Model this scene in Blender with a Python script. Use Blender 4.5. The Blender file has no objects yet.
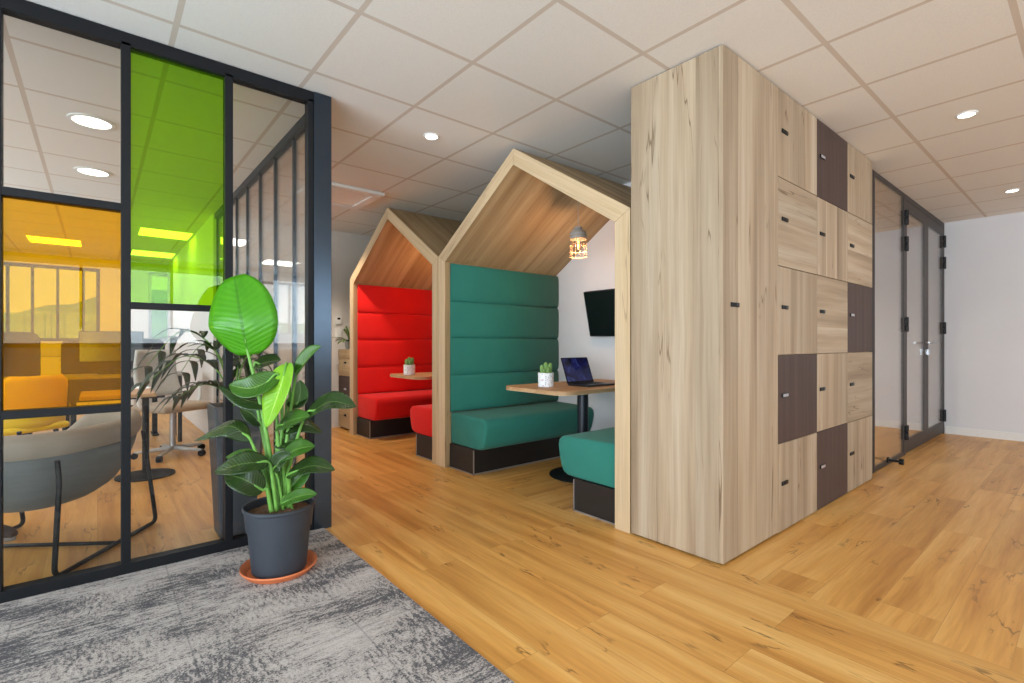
import bpy, bmesh, math, random
from mathutils import Vector, Matrix, Euler
random.seed(7)
PI = math.pi
S = bpy.context.scene
COL = S.collection

# ------------------------------------------------------------------ camera
EYE = 1.06
YAW = math.radians(50.475)
FPX, CX, CY = 494.0, 504.92, 343.66
cam_d = bpy.data.cameras.new('camera')
cam = bpy.data.objects.new('camera', cam_d)
COL.objects.link(cam)
cam.location = (0, 0, EYE)
cam.rotation_euler = (PI/2, 0, YAW - PI/2)
cam_d.sensor_width = 36.0
cam_d.lens = FPX/1024*36.0
cam_d.shift_x = (512-CX)/1024
cam_d.shift_y = (CY-341.5)/1024
cam_d.clip_start = 0.05
cam_d.clip_end = 500
S.camera = cam
FW = Vector((math.cos(YAW), math.sin(YAW), 0))
RT = Vector((math.sin(YAW), -math.cos(YAW), 0))
UP = Vector((0, 0, 1))

def P(x, y, d):
    """world point seen at photo pixel (x, y) and depth d (measuring aid)"""
    return Vector((0, 0, EYE)) + FW*d + RT*((x-CX)/FPX*d) - UP*((y-CY)/FPX*d)

# ------------------------------------------------------------------ colours / materials
def lin(c):
    return tuple(((v/255)/12.92 if v/255 <= 0.04045 else ((v/255+0.055)/1.055)**2.4) for v in c) + (1.0,)

def newmat(name):
    m = bpy.data.materials.new(name)
    m.use_nodes = True
    nt = m.node_tree
    for n in list(nt.nodes):
        nt.nodes.remove(n)
    out = nt.nodes.new('ShaderNodeOutputMaterial')
    return m, nt, out

class NT:
    def __init__(s, nt): s.nt = nt
    def n(s, t, **kw):
        nd = s.nt.nodes.new(t)
        for k, v in kw.items():
            if k.startswith('i_'):
                k2 = k[2:]
                nd.inputs[int(k2) if k2.isdigit() else k2.replace('_', ' ')].default_value = v
            else:
                setattr(nd, k, v)
        return nd
    def l(s, a, b): s.nt.links.new(a, b)
    def math(s, op, a, b=None, c=None):
        nd = s.nt.nodes.new('ShaderNodeMath'); nd.operation = op
        for i, v in enumerate((a, b, c)):
            if v is None: continue
            if isinstance(v, (int, float)): nd.inputs[i].default_value = v
            else: s.l(v, nd.inputs[i])
        return nd.outputs[0]
    def mix(s, f, a, b, mode='MIX'):
        nd = s.nt.nodes.new('ShaderNodeMix'); nd.data_type = 'RGBA'; nd.blend_type = mode
        for i, v in ((0, f), (6, a), (7, b)):
            if isinstance(v, (int, float)): nd.inputs[i].default_value = v
            elif isinstance(v, tuple): nd.inputs[i].default_value = v
            else: s.l(v, nd.inputs[i])
        return nd.outputs[2]
    def ramp(s, f, stops):
        nd = s.nt.nodes.new('ShaderNodeValToRGB')
        e = nd.color_ramp.elements
        while len(e) < len(stops): e.new(0.5)
        for i, (p, c) in enumerate(stops):
            e[i].position = p; e[i].color = c
        s.l(f, nd.inputs[0])
        return nd.outputs[0]
    def comb(s, x, y, z):
        nd = s.nt.nodes.new('ShaderNodeCombineXYZ')
        for i, v in enumerate((x, y, z)):
            if isinstance(v, (int, float)): nd.inputs[i].default_value = v
            else: s.l(v, nd.inputs[i])
        return nd.outputs[0]
    def noise(s, vec, scale=1, detail=2, rough=0.5, dist=0):
        nd = s.nt.nodes.new('ShaderNodeTexNoise')
        nd.inputs['Scale'].default_value = scale
        nd.inputs['Detail'].default_value = detail
        nd.inputs['Roughness'].default_value = rough
        nd.inputs['Distortion'].default_value = dist
        s.l(vec, nd.inputs['Vector'])
        return nd.outputs[0]

def bsdf(g, out, color, rough=0.5, metallic=0.0, spec=0.5, bump=None, bump_s=0.1, bump_d=0.01):
    b = g.n('ShaderNodeBsdfPrincipled')
    if isinstance(color, tuple): b.inputs['Base Color'].default_value = color
    else: g.l(color, b.inputs['Base Color'])
    if isinstance(rough, (int, float)): b.inputs['Roughness'].default_value = rough
    else: g.l(rough, b.inputs['Roughness'])
    b.inputs['Metallic'].default_value = metallic
    b.inputs['Specular IOR Level'].default_value = spec
    if bump is not None:
        bn = g.n('ShaderNodeBump', i_Strength=bump_s, i_Distance=bump_d)
        g.l(bump, bn.inputs['Height'])
        g.l(bn.outputs[0], b.inputs['Normal'])
    g.l(b.outputs[0], out.inputs[0])
    return b

def plain(name, rgb, rough=0.5, metallic=0.0, spec=0.5, var=0.06, scale=18, bump=0.0, bscale=200):
    """plain colour with a faint procedural mottle"""
    m, nt, out = newmat(name); g = NT(nt)
    tc = g.n('ShaderNodeTexCoord')
    f = g.noise(tc.outputs['Object'], scale, 3)
    c = lin(rgb)
    lo = tuple(v*(1-var) for v in c[:3])+(1,); hi = tuple(min(1, v*(1+var)) for v in c[:3])+(1,)
    col = g.ramp(f, [(0.3, lo), (0.7, hi)])
    bf = g.noise(tc.outputs['Object'], bscale, 2) if bump else None
    bsdf(g, out, col, rough, metallic, spec, bf, bump, 0.002)
    return m

def emit(name, rgb, strength):
    m, nt, out = newmat(name); g = NT(nt)
    e = g.n('ShaderNodeEmission', i_Color=lin(rgb), i_Strength=strength)
    g.l(e.outputs[0], out.inputs[0])
    return m

def wood(name, light, mid, dark, crack=(95, 70, 48), crack_amt=1.0, rough=0.55, knots=1.0, streak=9.0, spec=0.3, strip=0.21, tone=0.16):
    """rustic board: UV.x across the grain, UV.y along it, in metres"""
    m, nt, out = newmat(name); g = NT(nt)
    uv = g.n('ShaderNodeUVMap')
    oi = g.n('ShaderNodeObjectInfo')
    sp = g.n('ShaderNodeSeparateXYZ'); g.l(uv.outputs[0], sp.inputs[0])
    r0 = g.math('MULTIPLY', oi.outputs['Random'], 57.0)
    u, v = sp.outputs[0], sp.outputs[1]
    us = g.math('ADD', g.math('DIVIDE', u, strip), r0)
    wn = g.n('ShaderNodeTexWhiteNoise', noise_dimensions='1D'); g.l(g.math('FLOOR', us), wn.inputs['W'])
    r = g.math('ADD', r0, g.math('MULTIPLY', wn.outputs[0], 9.0))
    w = g.noise(g.comb(g.math('MULTIPLY', u, 2.6), g.math('MULTIPLY', v, 1.1), r), 1, 3)
    u2 = g.math('ADD', u, g.math('MULTIPLY', g.math('SUBTRACT', w, 0.5), 0.045))
    n1 = g.noise(g.comb(g.math('MULTIPLY', u2, streak), g.math('MULTIPLY', v, 0.32), r), 1, 3, 0.55)
    n2 = g.noise(g.comb(g.math('MULTIPLY', u2, 120), g.math('MULTIPLY', v, 2.5), r), 1, 3, 0.6)
    n3 = g.noise(g.comb(g.math('MULTIPLY', u2, 38), g.math('MULTIPLY', v, 0.9), r), 1, 3, 0.6)
    col = g.ramp(n1, [(0.28, lin(light)), (0.50, lin(mid)), (0.72, lin(dark))])
    col = g.mix(1.0, col, g.ramp(n2, [(0.25, (0.86, 0.85, 0.84, 1)), (0.6, (1, 1, 1, 1))]), 'MULTIPLY')
    col = g.mix(1.0, col, g.ramp(n3, [(0.30, (0.86, 0.84, 0.82, 1)), (0.52, (1, 1, 1, 1))]), 'MULTIPLY')
    tn = g.math('ADD', 1.0-tone, g.math('MULTIPLY', wn.outputs[0], tone*1.3))
    col = g.mix(1.0, col, g.comb(tn, tn, tn), 'MULTIPLY')
    # thin dark cracks along the grain
    cr = g.noise(g.comb(g.math('MULTIPLY', u2, 8.0), g.math('MULTIPLY', v, 0.45), g.math('ADD', r, 11.3)), 1, 3, 0.55)
    ridge = g.math('ABSOLUTE', g.math('SUBTRACT', cr, 0.5))
    line = g.math('SUBTRACT', 1.0, g.math('MINIMUM', g.math('DIVIDE', ridge, 0.0075), 1.0))
    mk = g.noise(g.comb(g.math('MULTIPLY', u, 5.0), g.math('MULTIPLY', v, 1.7), g.math('ADD', r, 3.1)), 1, 2)
    mk = g.math('MINIMUM', g.math('MAXIMUM', g.math('MULTIPLY', g.math('SUBTRACT', mk, 0.47), 9.0), 0.0), 1.0)
    ck = g.math('MULTIPLY', g.math('MULTIPLY', line, mk), 0.85*crack_amt)
    # knots
    vo = g.n('ShaderNodeTexVoronoi', i_Scale=1.0, i_Randomness=1.0)
    g.l(g.comb(g.math('MULTIPLY', u, 2.6), g.math('MULTIPLY', v, 1.3), r), vo.inputs['Vector'])
    kd = g.math('SUBTRACT', 1.0, g.math('MINIMUM', g.math('DIVIDE', vo.outputs['Distance'], 0.035), 1.0))
    kn = g.math('MULTIPLY', g.math('MINIMUM', g.math('MULTIPLY', kd, 2.0), 1.0), 0.6*knots)
    col = g.mix(g.math('MAXIMUM', ck, kn), col, lin(crack))
    bsdf(g, out, col, rough, 0, spec, n2, 0.05, 0.003)
    return m

def plank_floor(name):
    """honey oak vinyl planks: UV.x across, UV.y along the boards"""
    m, nt, out = newmat(name); g = NT(nt)
    uv = g.n('ShaderNodeUVMap')
    sp = g.n('ShaderNodeSeparateXYZ'); g.l(uv.outputs[0], sp.inputs[0])
    u, v = sp.outputs[0], sp.outputs[1]
    br = g.n('ShaderNodeTexBrick', offset=0.37, squash=1.0)
    br.inputs['Color1'].default_value = (0, 0, 0, 1); br.inputs['Color2'].default_value = (1, 1, 1, 1)
    br.inputs['Mortar'].default_value = (0.5, 0.5, 0.5, 1)
    br.inputs['Scale'].default_value = 1.0
    br.inputs['Mortar Size'].default_value = 0.0012
    br.inputs['Mortar Smooth'].default_value = 0.3
    br.inputs['Brick Width'].default_value = 1.24
    br.inputs['Row Height'].default_value = 0.195
    g.l(g.comb(v, u, 0.0), br.inputs['Vector'])
    rnd = br.outputs['Color']
    r = g.math('MULTIPLY', rnd, 43.0)
    w = g.noise(g.comb(g.math('MULTIPLY', u, 3.0), g.math('MULTIPLY', v, 1.4), r), 1, 3)
    u2 = g.math('ADD', u, g.math('MULTIPLY', g.math('SUBTRACT', w, 0.5), 0.06))
    n1 = g.noise(g.comb(g.math('MULTIPLY', u2, 11), g.math('MULTIPLY', v, 0.6), r), 1, 3, 0.55)
    n2 = g.noise(g.comb(g.math('MULTIPLY', u2, 110), g.math('MULTIPLY', v, 5), r), 1, 3, 0.6)
    col = g.ramp(n1, [(0.28, lin(FLOOR_L)), (0.5, lin(FLOOR_M)), (0.75, lin(FLOOR_D))])
    col = g.mix(1.0, col, g.ramp(n2, [(0.25, (0.86, 0.84, 0.80, 1)), (0.6, (1, 1, 1, 1))]), 'MULTIPLY')
    col = g.mix(0.8, col, g.ramp(rnd, [(0.0, (0.88, 0.86, 0.83, 1)), (1.0, (1.05, 1.05, 1.05, 1))]), 'MULTIPLY')
    cr = g.noise(g.comb(g.math('MULTIPLY', u2, 8.0), g.math('MULTIPLY', v, 1.5), g.math('ADD', r, 5.0)), 1, 4, 0.6)
    ridge = g.math('ABSOLUTE', g.math('SUBTRACT', cr, 0.5))
    line = g.math('SUBTRACT', 1.0, g.math('MINIMUM', g.math('DIVIDE', ridge, 0.017), 1.0))
    mk = g.noise(g.comb(g.math('MULTIPLY', u, 6.0), g.math('MULTIPLY', v, 3.0), g.math('ADD', r, 9.0)), 1, 2)
    mk = g.math('MINIMUM', g.math('MAXIMUM', g.math('MULTIPLY', g.math('SUBTRACT', mk, 0.56), 12.0), 0.0), 1.0)
    ck = g.math('MULTIPLY', g.math('MULTIPLY', line, mk), 0.8)
    col = g.mix(ck, col, lin((92, 60, 30)))
    col = g.mix(g.math('MULTIPLY', br.outputs['Fac'], 0.35), col, lin((120, 78, 40)))
    bsdf(g, out, col, 0.36, 0, 0.35, n2, 0.03, 0.003)
    return m

def carpet_mat(name):
    m, nt, out = newmat(name); g = NT(nt)
    tc = g.n('ShaderNodeTexCoord')
    sp = g.n('ShaderNodeSeparateXYZ'); g.l(tc.outputs['Object'], sp.inputs[0])
    x, y = sp.outputs[0], sp.outputs[1]
    a = g.noise(g.comb(g.math('MULTIPLY', x, 2.4), g.math('MULTIPLY', y, 6.0), 1.0), 1, 2, 0.5)
    b = g.noise(g.comb(g.math('MULTIPLY', x, 16.0), g.math('MULTIPLY', y, 60.0), 3.0), 1, 4, 0.68)
    b2 = g.noise(g.comb(g.math('MULTIPLY', x, 70.0), g.math('MULTIPLY', y, 24.0), 6.0), 1, 4, 0.68)
    c = g.noise(g.comb(g.math('MULTIPLY', x, 110.0), g.math('MULTIPLY', y, 150.0), 8.0), 1, 3, 0.75)
    sel = g.noise(g.comb(g.math('MULTIPLY', x, 2.2), g.math('MULTIPLY', y, 2.2), 20.0), 1, 0)
    sel = g.math('MINIMUM', g.math('MAXIMUM', g.math('MULTIPLY', g.math('SUBTRACT', sel, 0.46), 12.0), 0.0), 1.0)
    bm_ = g.math('ADD', g.math('MULTIPLY', b, g.math('SUBTRACT', 1.0, sel)), g.math('MULTIPLY', b2, sel))
    f = g.math('ADD', g.math('ADD', g.math('MULTIPLY', a, 0.42), g.math('MULTIPLY', bm_, 0.50)), g.math('MULTIPLY', c, 0.50))
    col = g.ramp(f, [(0.60, lin((90, 88, 90))), (0.67, lin((112, 108, 110))), (0.71, lin((176, 166, 160))), (0.85, lin((204, 194, 188)))])
    fine = g.noise(g.comb(g.math('MULTIPLY', x, 420.0), g.math('MULTIPLY', y, 420.0), 8.0), 1, 1)
    col = g.mix(1.0, col, g.ramp(fine, [(0.3, (0.66, 0.66, 0.66, 1)), (0.7, (1.15, 1.15, 1.15, 1))]), 'MULTIPLY')
    # faint seams of the 50 cm carpet tiles
    def seam(q):
        t = g.math('ABSOLUTE', g.math('SUBTRACT', g.math('FRACT', g.math('DIVIDE', q, 0.5)), 0.5))
        return g.math('LESS_THAN', t, 0.006)
    sm = g.math('MAXIMUM', seam(x), seam(y))
    col = g.mix(g.math('MULTIPLY', sm, 0.35), col, lin((80, 80, 84)))
    bsdf(g, out, col, 0.95, 0, 0.1, fine, 0.5, 0.004)
    return m

def ceiling_mat(name):
    m, nt, out = newmat(name); g = NT(nt)
    tc = g.n('ShaderNodeTexCoord')
    sp = g.n('ShaderNodeSeparateXYZ'); g.l(tc.outputs['Object'], sp.inputs[0])
    def line(q, off, wd):
        t = g.math('ABSOLUTE', g.math('SUBTRACT', g.math('FRACT', g.math('ADD', g.math('DIVIDE', g.math('SUBTRACT', q, off), 0.6), 100.5)), 0.5))
        return g.math('LESS_THAN', t, wd/2/0.6)
    ln = g.math('MAXIMUM', line(sp.outputs[0], 1.473, 0.024), line(sp.outputs[1], 1.443, 0.024))
    sp_ = g.noise(tc.outputs['Object'], 420, 2, 0.7)
    tile = g.ramp(sp_, [(0.30, lin((222, 218, 214))), (0.55, lin((238, 235, 231)))])
    col = g.mix(ln, tile, lin((210, 198, 187)))
    h = g.math('SUBTRACT', sp_, g.math('MULTIPLY', ln, -1.5))
    bsdf(g, out, col, 0.9, 0, 0.2, h, 0.12, 0.004)
    return m

def fabric(name, rgb, rough=0.85):
    m, nt, out = newmat(name); g = NT(nt)
    tc = g.n('ShaderNodeTexCoord')
    f = g.noise(tc.outputs['Object'], 900, 2, 0.7)
    f2 = g.noise(tc.outputs['Object'], 5, 3)
    c = lin(rgb)
    lo = tuple(v*0.86 for v in c[:3])+(1,); hi = tuple(min(1, v*1.08) for v in c[:3])+(1,)
    col = g.ramp(f, [(0.3, lo), (0.7, hi)])
    col = g.mix(1.0, col, g.ramp(f2, [(0.3, (0.95, 0.95, 0.95, 1)), (0.7, (1.03, 1.03, 1.03, 1))]), 'MULTIPLY')
    b = bsdf(g, out, col, rough, 0, 0.3, f, 0.15, 0.002)
    b.inputs['Sheen Weight'].default_value = 0.08
    return m

def glass(name, tint=(1, 1, 1), body=None, body_amt=0.0, refl=1.0):
    """one face of a thin pane: tinted see-through plus a Fresnel mirror"""
    m, nt, out = newmat(name); g = NT(nt)
    t = g.n('ShaderNodeBsdfTransparent', i_Color=tuple(tint)+(1,))
    gl = g.n('ShaderNodeBsdfGlossy', i_Roughness=0.0, i_Color=(1, 1, 1, 1))
    fr = g.n('ShaderNodeFresnel', i_IOR=1.5)
    fac = g.math('MULTIPLY', fr.outputs[0], refl)
    base = t.outputs[0]
    if body:
        d = g.n('ShaderNodeBsdfTranslucent', i_Color=lin(body))
        d2 = g.n('ShaderNodeBsdfDiffuse', i_Color=lin(body))
        ad = g.n('ShaderNodeMixShader', i_Fac=0.5); g.l(d.outputs[0], ad.inputs[1]); g.l(d2.outputs[0], ad.inputs[2])
        mx0 = g.n('ShaderNodeMixShader', i_Fac=body_amt); g.l(base, mx0.inputs[1]); g.l(ad.outputs[0], mx0.inputs[2])
        base = mx0.outputs[0]
    mx = g.n('ShaderNodeMixShader'); g.l(fac, mx.inputs[0]); g.l(base, mx.inputs[1]); g.l(gl.outputs[0], mx.inputs[2])
    g.l(mx.outputs[0], out.inputs[0])
    return m

FLOOR_L, FLOOR_M, FLOOR_D = (229, 180, 108), (215, 157, 82), (182, 122, 57)
M = {}
M['oak'] = wood('pale_rustic_oak', (189, 170, 147), (173, 150, 124), (143, 120, 97), crack_amt=1.0, knots=0.8)
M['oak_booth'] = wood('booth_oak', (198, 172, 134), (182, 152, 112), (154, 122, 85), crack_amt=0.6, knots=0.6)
M['oak_lightened'] = wood('lightened_oak_edge', (226, 198, 162), (214, 184, 146), (192, 158, 120), crack_amt=0.5, knots=0.5)
M['oak_table'] = wood('table_oak', (206, 168, 128), (194, 154, 112), (176, 134, 96), crack_amt=0.2, knots=0.0)
M['oak_edge'] = plain('table_edge', (205, 180, 145), 0.5)
M['brown'] = wood('dark_brown_laminate', (82, 64, 58), (75, 57, 52), (66, 49, 45), crack=(60, 45, 40), crack_amt=0.15, knots=0.0, streak=22, tone=0.02)
M['floor'] = plank_floor('oak_planks')
M['carpet'] = carpet_mat('mottled_grey_carpet')
M['ceiling'] = ceiling_mat('ceiling_tiles')
M['wall'] = plain('white_wall', (222, 217, 213), 0.85, spec=0.2, var=0.015, scale=3, bump=0.05, bscale=160)
M['wall_cool'] = plain('cool_white_wall', (214, 210, 211), 0.85, spec=0.2, var=0.015, scale=3, bump=0.05, bscale=160)
M['trim'] = plain('white_trim', (222, 218, 214), 0.6, var=0.02)
M['green_fab'] = fabric('green_upholstery', (43, 117, 103))
M['red_fab'] = fabric('red_upholstery', (222, 12, 5))
M['plinth'] = plain('plinth_dark', (27, 22, 20), 0.5, var=0.08)
M['alu'] = plain('aluminium', (176, 176, 178), 0.35, 0.8)
M['frame'] = plain('black_frame', (20, 20, 23), 0.5, var=0.05, spec=0.2)
M['post'] = plain('anthracite_post', (66, 75, 86), 0.22, 0.9, var=0.05)
M['door_frame'] = plain('bronze_frame', (52, 44, 40), 0.5, 0.0, var=0.05)
M['black'] = plain('black_plastic', (15, 15, 17), 0.5, var=0.08, spec=0.25)
M['black_gloss'] = plain('black_gloss', (14, 14, 16), 0.12, var=0.05)
M['steel_dark'] = plain('dark_steel', (52, 54, 60), 0.35, 0.6)
M['silver'] = plain('silver_tag', (190, 190, 196), 0.35, 0.6)
M['white'] = plain('white_plastic', (232, 232, 230), 0.45, var=0.02)
M['clear'] = glass('clear_glass', (0.985, 0.99, 0.985), refl=0.6)
M['amber'] = glass('amber_glass', (1.0, 0.76, 0.07), body=(255, 176, 0), body_amt=0.10, refl=0.45)
M['green'] = glass('green_glass', (0.63, 0.91, 0.11), body=(130, 200, 0), body_amt=0.10, refl=0.6)
M['winglass'] = glass('window_glass', (0.99, 1.0, 1.0), refl=0.3)
M['lamp_w'] = emit('lamp_white', (255, 250, 240), 14)
M['lamp_round'] = emit('lamp_round', (255, 246, 232), 9)
M['lamp_panel'] = emit('lamp_panel', (255, 250, 240), 8)
M['filament'] = emit('filament', (255, 160, 60), 30)
M['cage'] = plain('lamp_cage', (150, 128, 106), 0.5)
M['chair_grey'] = plain('chair_grey_shell', (176, 174, 170), 0.5)
M['pot'] = plain('anthracite_pot', (50, 53, 60), 0.5, var=0.08, scale=9)
M['terracotta'] = plain('terracotta', (206, 112, 66), 0.7, var=0.08, scale=14)
M['soil'] = plain('bark_soil', (96, 66, 46), 0.95, var=0.5, scale=60, bump=0.8, bscale=90)
M['planter'] = plain('tall_planter', (84, 86, 92), 0.5, var=0.05)
M['grey_fab'] = fabric('grey_chair_fabric', (112, 114, 110))
M['beige_fab'] = fabric('beige_pad_fabric', (166, 150, 132))
M['yellow_fab'] = fabric('yellow_fabric', (250, 214, 36))
M['dark_fab'] = fabric('charcoal_fabric', (52, 50, 58))
M['shoe'] = fabric('shoe_brown', (78, 62, 56))
M['desk'] = plain('desk_grey', (150, 144, 138), 0.5, var=0.03)

def leaf_mat(name, base, dark, vein, gloss=0.35, trans=0.3):
    m, nt, out = newmat(name); g = NT(nt)
    uv = g.n('ShaderNodeUVMap')
    sp = g.n('ShaderNodeSeparateXYZ'); g.l(uv.outputs[0], sp.inputs[0])
    a = g.math('ABSOLUTE', g.math('SUBTRACT', sp.outputs[0], 0.5))
    ribs = g.math('SINE', g.math('MULTIPLY', g.math('SUBTRACT', sp.outputs[1], g.math('MULTIPLY', a, 0.35)), 95.0))
    ribs = g.math('MULTIPLY', g.math('ADD', ribs, 1.0), 0.5)
    n = g.noise(uv.outputs[0], 4, 3)
    col = g.mix(n, lin(dark), lin(base))
    col = g.mix(g.math('MULTIPLY', ribs, 0.22), col, lin(dark))
    mid = g.math('LESS_THAN', a, 0.022)
    col = g.mix(g.math('MULTIPLY', mid, 0.7), col, lin(vein))
    b = g.n('ShaderNodeBsdfPrincipled', i_Roughness=gloss)
    g.l(col, b.inputs['Base Color'])
    bn = g.n('ShaderNodeBump', i_Strength=0.25, i_Distance=0.004); g.l(ribs, bn.inputs['Height']); g.l(bn.outputs[0], b.inputs['Normal'])
    tr = g.n('ShaderNodeBsdfTranslucent'); g.l(col, tr.inputs['Color'])
    mx = g.n('ShaderNodeMixShader', i_Fac=trans)
    g.l(b.outputs[0], mx.inputs[1]); g.l(tr.outputs[0], mx.inputs[2]); g.l(mx.outputs[0], out.inputs[0])
    return m
M['leaf'] = leaf_mat('leaf_dark', (54, 78, 32), (28, 47, 20), (92, 116, 58), gloss=0.26, trans=0.12)
M['leaf_mid'] = leaf_mat('leaf_mid', (78, 124, 36), (44, 82, 26), (130, 164, 84), gloss=0.28, trans=0.2)
M['leaf_bright'] = leaf_mat('leaf_bright', (100, 182, 30), (66, 142, 20), (66, 130, 28), trans=0.35)
M['leaf_yellow'] = leaf_mat('leaf_yellow', (176, 220, 70), (130, 196, 44), (210, 235, 140), trans=0.4)
M['stalk'] = plain('leaf_stalk', (104, 152, 62), 0.5, var=0.15, scale=30)
M['palm'] = leaf_mat('palm_leaf', (48, 76, 42), (28, 50, 30), (100, 130, 80))
M['cactus'] = plain('cactus_green', (112, 146, 78), 0.7, var=0.2, scale=60)
M['shrub'] = leaf_mat('shrub_leaf', (116, 140, 66), (84, 106, 46), (150, 170, 100))

def terrazzo(name):
    m, nt, out = newmat(name); g = NT(nt)
    tc = g.n('ShaderNodeTexCoord')
    vo = g.n('ShaderNodeTexVoronoi', i_Scale=95.0); g.l(tc.outputs['Object'], vo.inputs['Vector'])
    rr = g.n('ShaderNodeSeparateColor'); g.l(vo.outputs['Color'], rr.inputs[0])
    chip = g.math('MULTIPLY', g.math('GREATER_THAN', rr.outputs[0], 0.62), g.math('LESS_THAN', vo.outputs['Distance'], 0.42))
    hue = g.ramp(rr.outputs[1], [(0.3, lin((190, 170, 190))), (0.5, lin((214, 160, 150))), (0.75, lin((150, 150, 165)))])
    col = g.mix(chip, lin((238, 236, 236)), hue)
    bsdf(g, out, col, 0.5)
    return m
M['terrazzo'] = terrazzo('terrazzo_pot')

def screen_mat(name):
    m, nt, out = newmat(name); g = NT(nt)
    tc = g.n('ShaderNodeTexCoord')
    f = g.noise(tc.outputs['Object'], 7, 3, 0.5, 1.2)
    col = g.ramp(f, [(0.35, lin((14, 12, 34))), (0.5, lin((34, 36, 92))), (0.58, lin((60, 70, 130))), (0.66, lin((30, 20, 50)))])
    e = g.n('ShaderNodeEmission', i_Strength=0.7); g.l(col, e.inputs[0])
    gl = g.n('ShaderNodeBsdfGlossy', i_Roughness=0.1, i_Color=(0.05, 0.05, 0.05, 1))
    a = g.n('ShaderNodeAddShader'); g.l(e.outputs[0], a.inputs[0]); g.l(gl.outputs[0], a.inputs[1])
    g.l(a.outputs[0], out.inputs[0])
    return m
M['screen'] = screen_mat('laptop_wallpaper')

def hill_mat(name):
    m, nt, out = newmat(name); g = NT(nt)
    tc = g.n('ShaderNodeTexCoord')
    f = g.noise(tc.outputs['Object'], 0.35, 6, 0.65)
    f2 = g.noise(tc.outputs['Object'], 0.05, 3, 0.5)
    col = g.ramp(f, [(0.3, lin((74, 104, 62))), (0.5, lin((112, 146, 86))), (0.68, lin((150, 178, 112)))])
    col = g.mix(g.math('MULTIPLY', f2, 0.5), col, lin((176, 190, 168)))
    bsdf(g, out, col, 0.95, 0, 0.1)
    return m
M['hill'] = hill_mat('wooded_hill')

# ------------------------------------------------------------------ mesh helpers
def box(bm, x0, x1, y0, y1, z0, z1, bev=0.0, seg=2):
    r = bmesh.ops.create_cube(bm, size=1.0)
    vs = r['verts']
    for v in vs:
        v.co = Vector(((x0+x1)/2 + v.co.x*(x1-x0), (y0+y1)/2 + v.co.y*(y1-y0), (z0+z1)/2 + v.co.z*(z1-z0)))
    if bev > 0:
        es = list({e for v in vs for e in v.link_edges})
        bmesh.ops.bevel(bm, geom=es, offset=bev, segments=seg, affect='EDGES', profile=0.5)

def prism(bm, pts, axis, a, b):
    """extrude a polygon (2D pts) along axis 'x','y' or 'z' from a to b"""
    def mk(p, t):
        if axis == 'x': return Vector((t, p[0], p[1]))
        if axis == 'y': return Vector((p[0], t, p[1]))
        return Vector((p[0], p[1], t))
    A = [bm.verts.new(mk(p, a)) for p in pts]
    B = [bm.verts.new(mk(p, b)) for p in pts]
    bm.faces.new(A); bm.faces.new(list(reversed(B)))
    n = len(pts)
    for i in range(n):
        bm.faces.new((A[i], B[i], B[(i+1) % n], A[(i+1) % n]))
    bmesh.ops.recalc_face_normals(bm, faces=bm.faces[:])

def lathe(bm, prof, seg=32, c=(0, 0, 0), cap=True):
    rings = []
    for r, z in prof:
        if r < 1e-6:
            rings.append([bm.verts.new((c[0], c[1], c[2]+z))])
        else:
            rings.append([bm.verts.new((c[0]+r*math.cos(2*PI*i/seg), c[1]+r*math.sin(2*PI*i/seg), c[2]+z)) for i in range(seg)])
    for A, B in zip(rings, rings[1:]):
        for i in range(seg):
            j = (i+1) % seg
            if len(A) == 1 and len(B) == 1: continue
            if len(A) == 1: bm.faces.new((A[0], B[j], B[i]))
            elif len(B) == 1: bm.faces.new((A[i], A[j], B[0]))
            else: bm.faces.new((A[i], A[j], B[j], B[i]))
    if cap:
        for R_ in (rings[0], rings[-1]):
            if len(R_) > 1:
                try: bm.faces.new(R_)
                except ValueError: pass
    bmesh.ops.recalc_face_normals(bm, faces=bm.faces[:])

def smooth_path(pts, n=6):
    """Catmull-Rom through pts"""
    pts = [Vector(p) for p in pts]
    if len(pts) < 3: return pts
    out = []
    for i in range(len(pts)-1):
        p0 = pts[i-1] if i else pts[0]*2-pts[1]
        p1, p2 = pts[i], pts[i+1]
        p3 = pts[i+2] if i+2 < len(pts) else pts[-1]*2-pts[-2]
        for k in range(n):
            t = k/n
            out.append(0.5*((2*p1)+(p2-p0)*t+(2*p0-5*p1+4*p2-p3)*t*t+(3*p1-p0-3*p2+p3)*t**3))
    out.append(pts[-1])
    return out

def tube(bm, pts, rad, seg=8, closed=False):
    pts = [Vector(p) for p in pts]
    n = len(pts)
    rads = rad if isinstance(rad, (list, tuple)) else [rad]*n
    if len(rads) != n:
        rads = [rads[0]+(rads[-1]-rads[0])*i/(n-1) for i in range(n)]
    prev = None; rings = []
    for i, p in enumerate(pts):
        a = pts[(i-1) % n] if (closed or i > 0) else p
        b = pts[(i+1) % n] if (closed or i < n-1) else p
        t = (b-a).normalized()
        if prev is None:
            nrm = t.orthogonal().normalized()
        else:
            nrm = (prev - t*prev.dot(t))
            nrm = nrm.normalized() if nrm.length > 1e-6 else t.orthogonal().normalized()
        prev = nrm
        bn = t.cross(nrm)
        rings.append([bm.verts.new(p+(nrm*math.cos(2*PI*k/seg)+bn*math.sin(2*PI*k/seg))*rads[i]) for k in range(seg)])
    rng = n if closed else n-1
    for i in range(rng):
        A, B = rings[i], rings[(i+1) % n]
        for k in range(seg):
            j = (k+1) % seg
            bm.faces.new((A[k], A[j], B[j], B[k]))
    if not closed:
        bm.faces.new(rings[0][::-1]); bm.faces.new(rings[-1])

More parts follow.
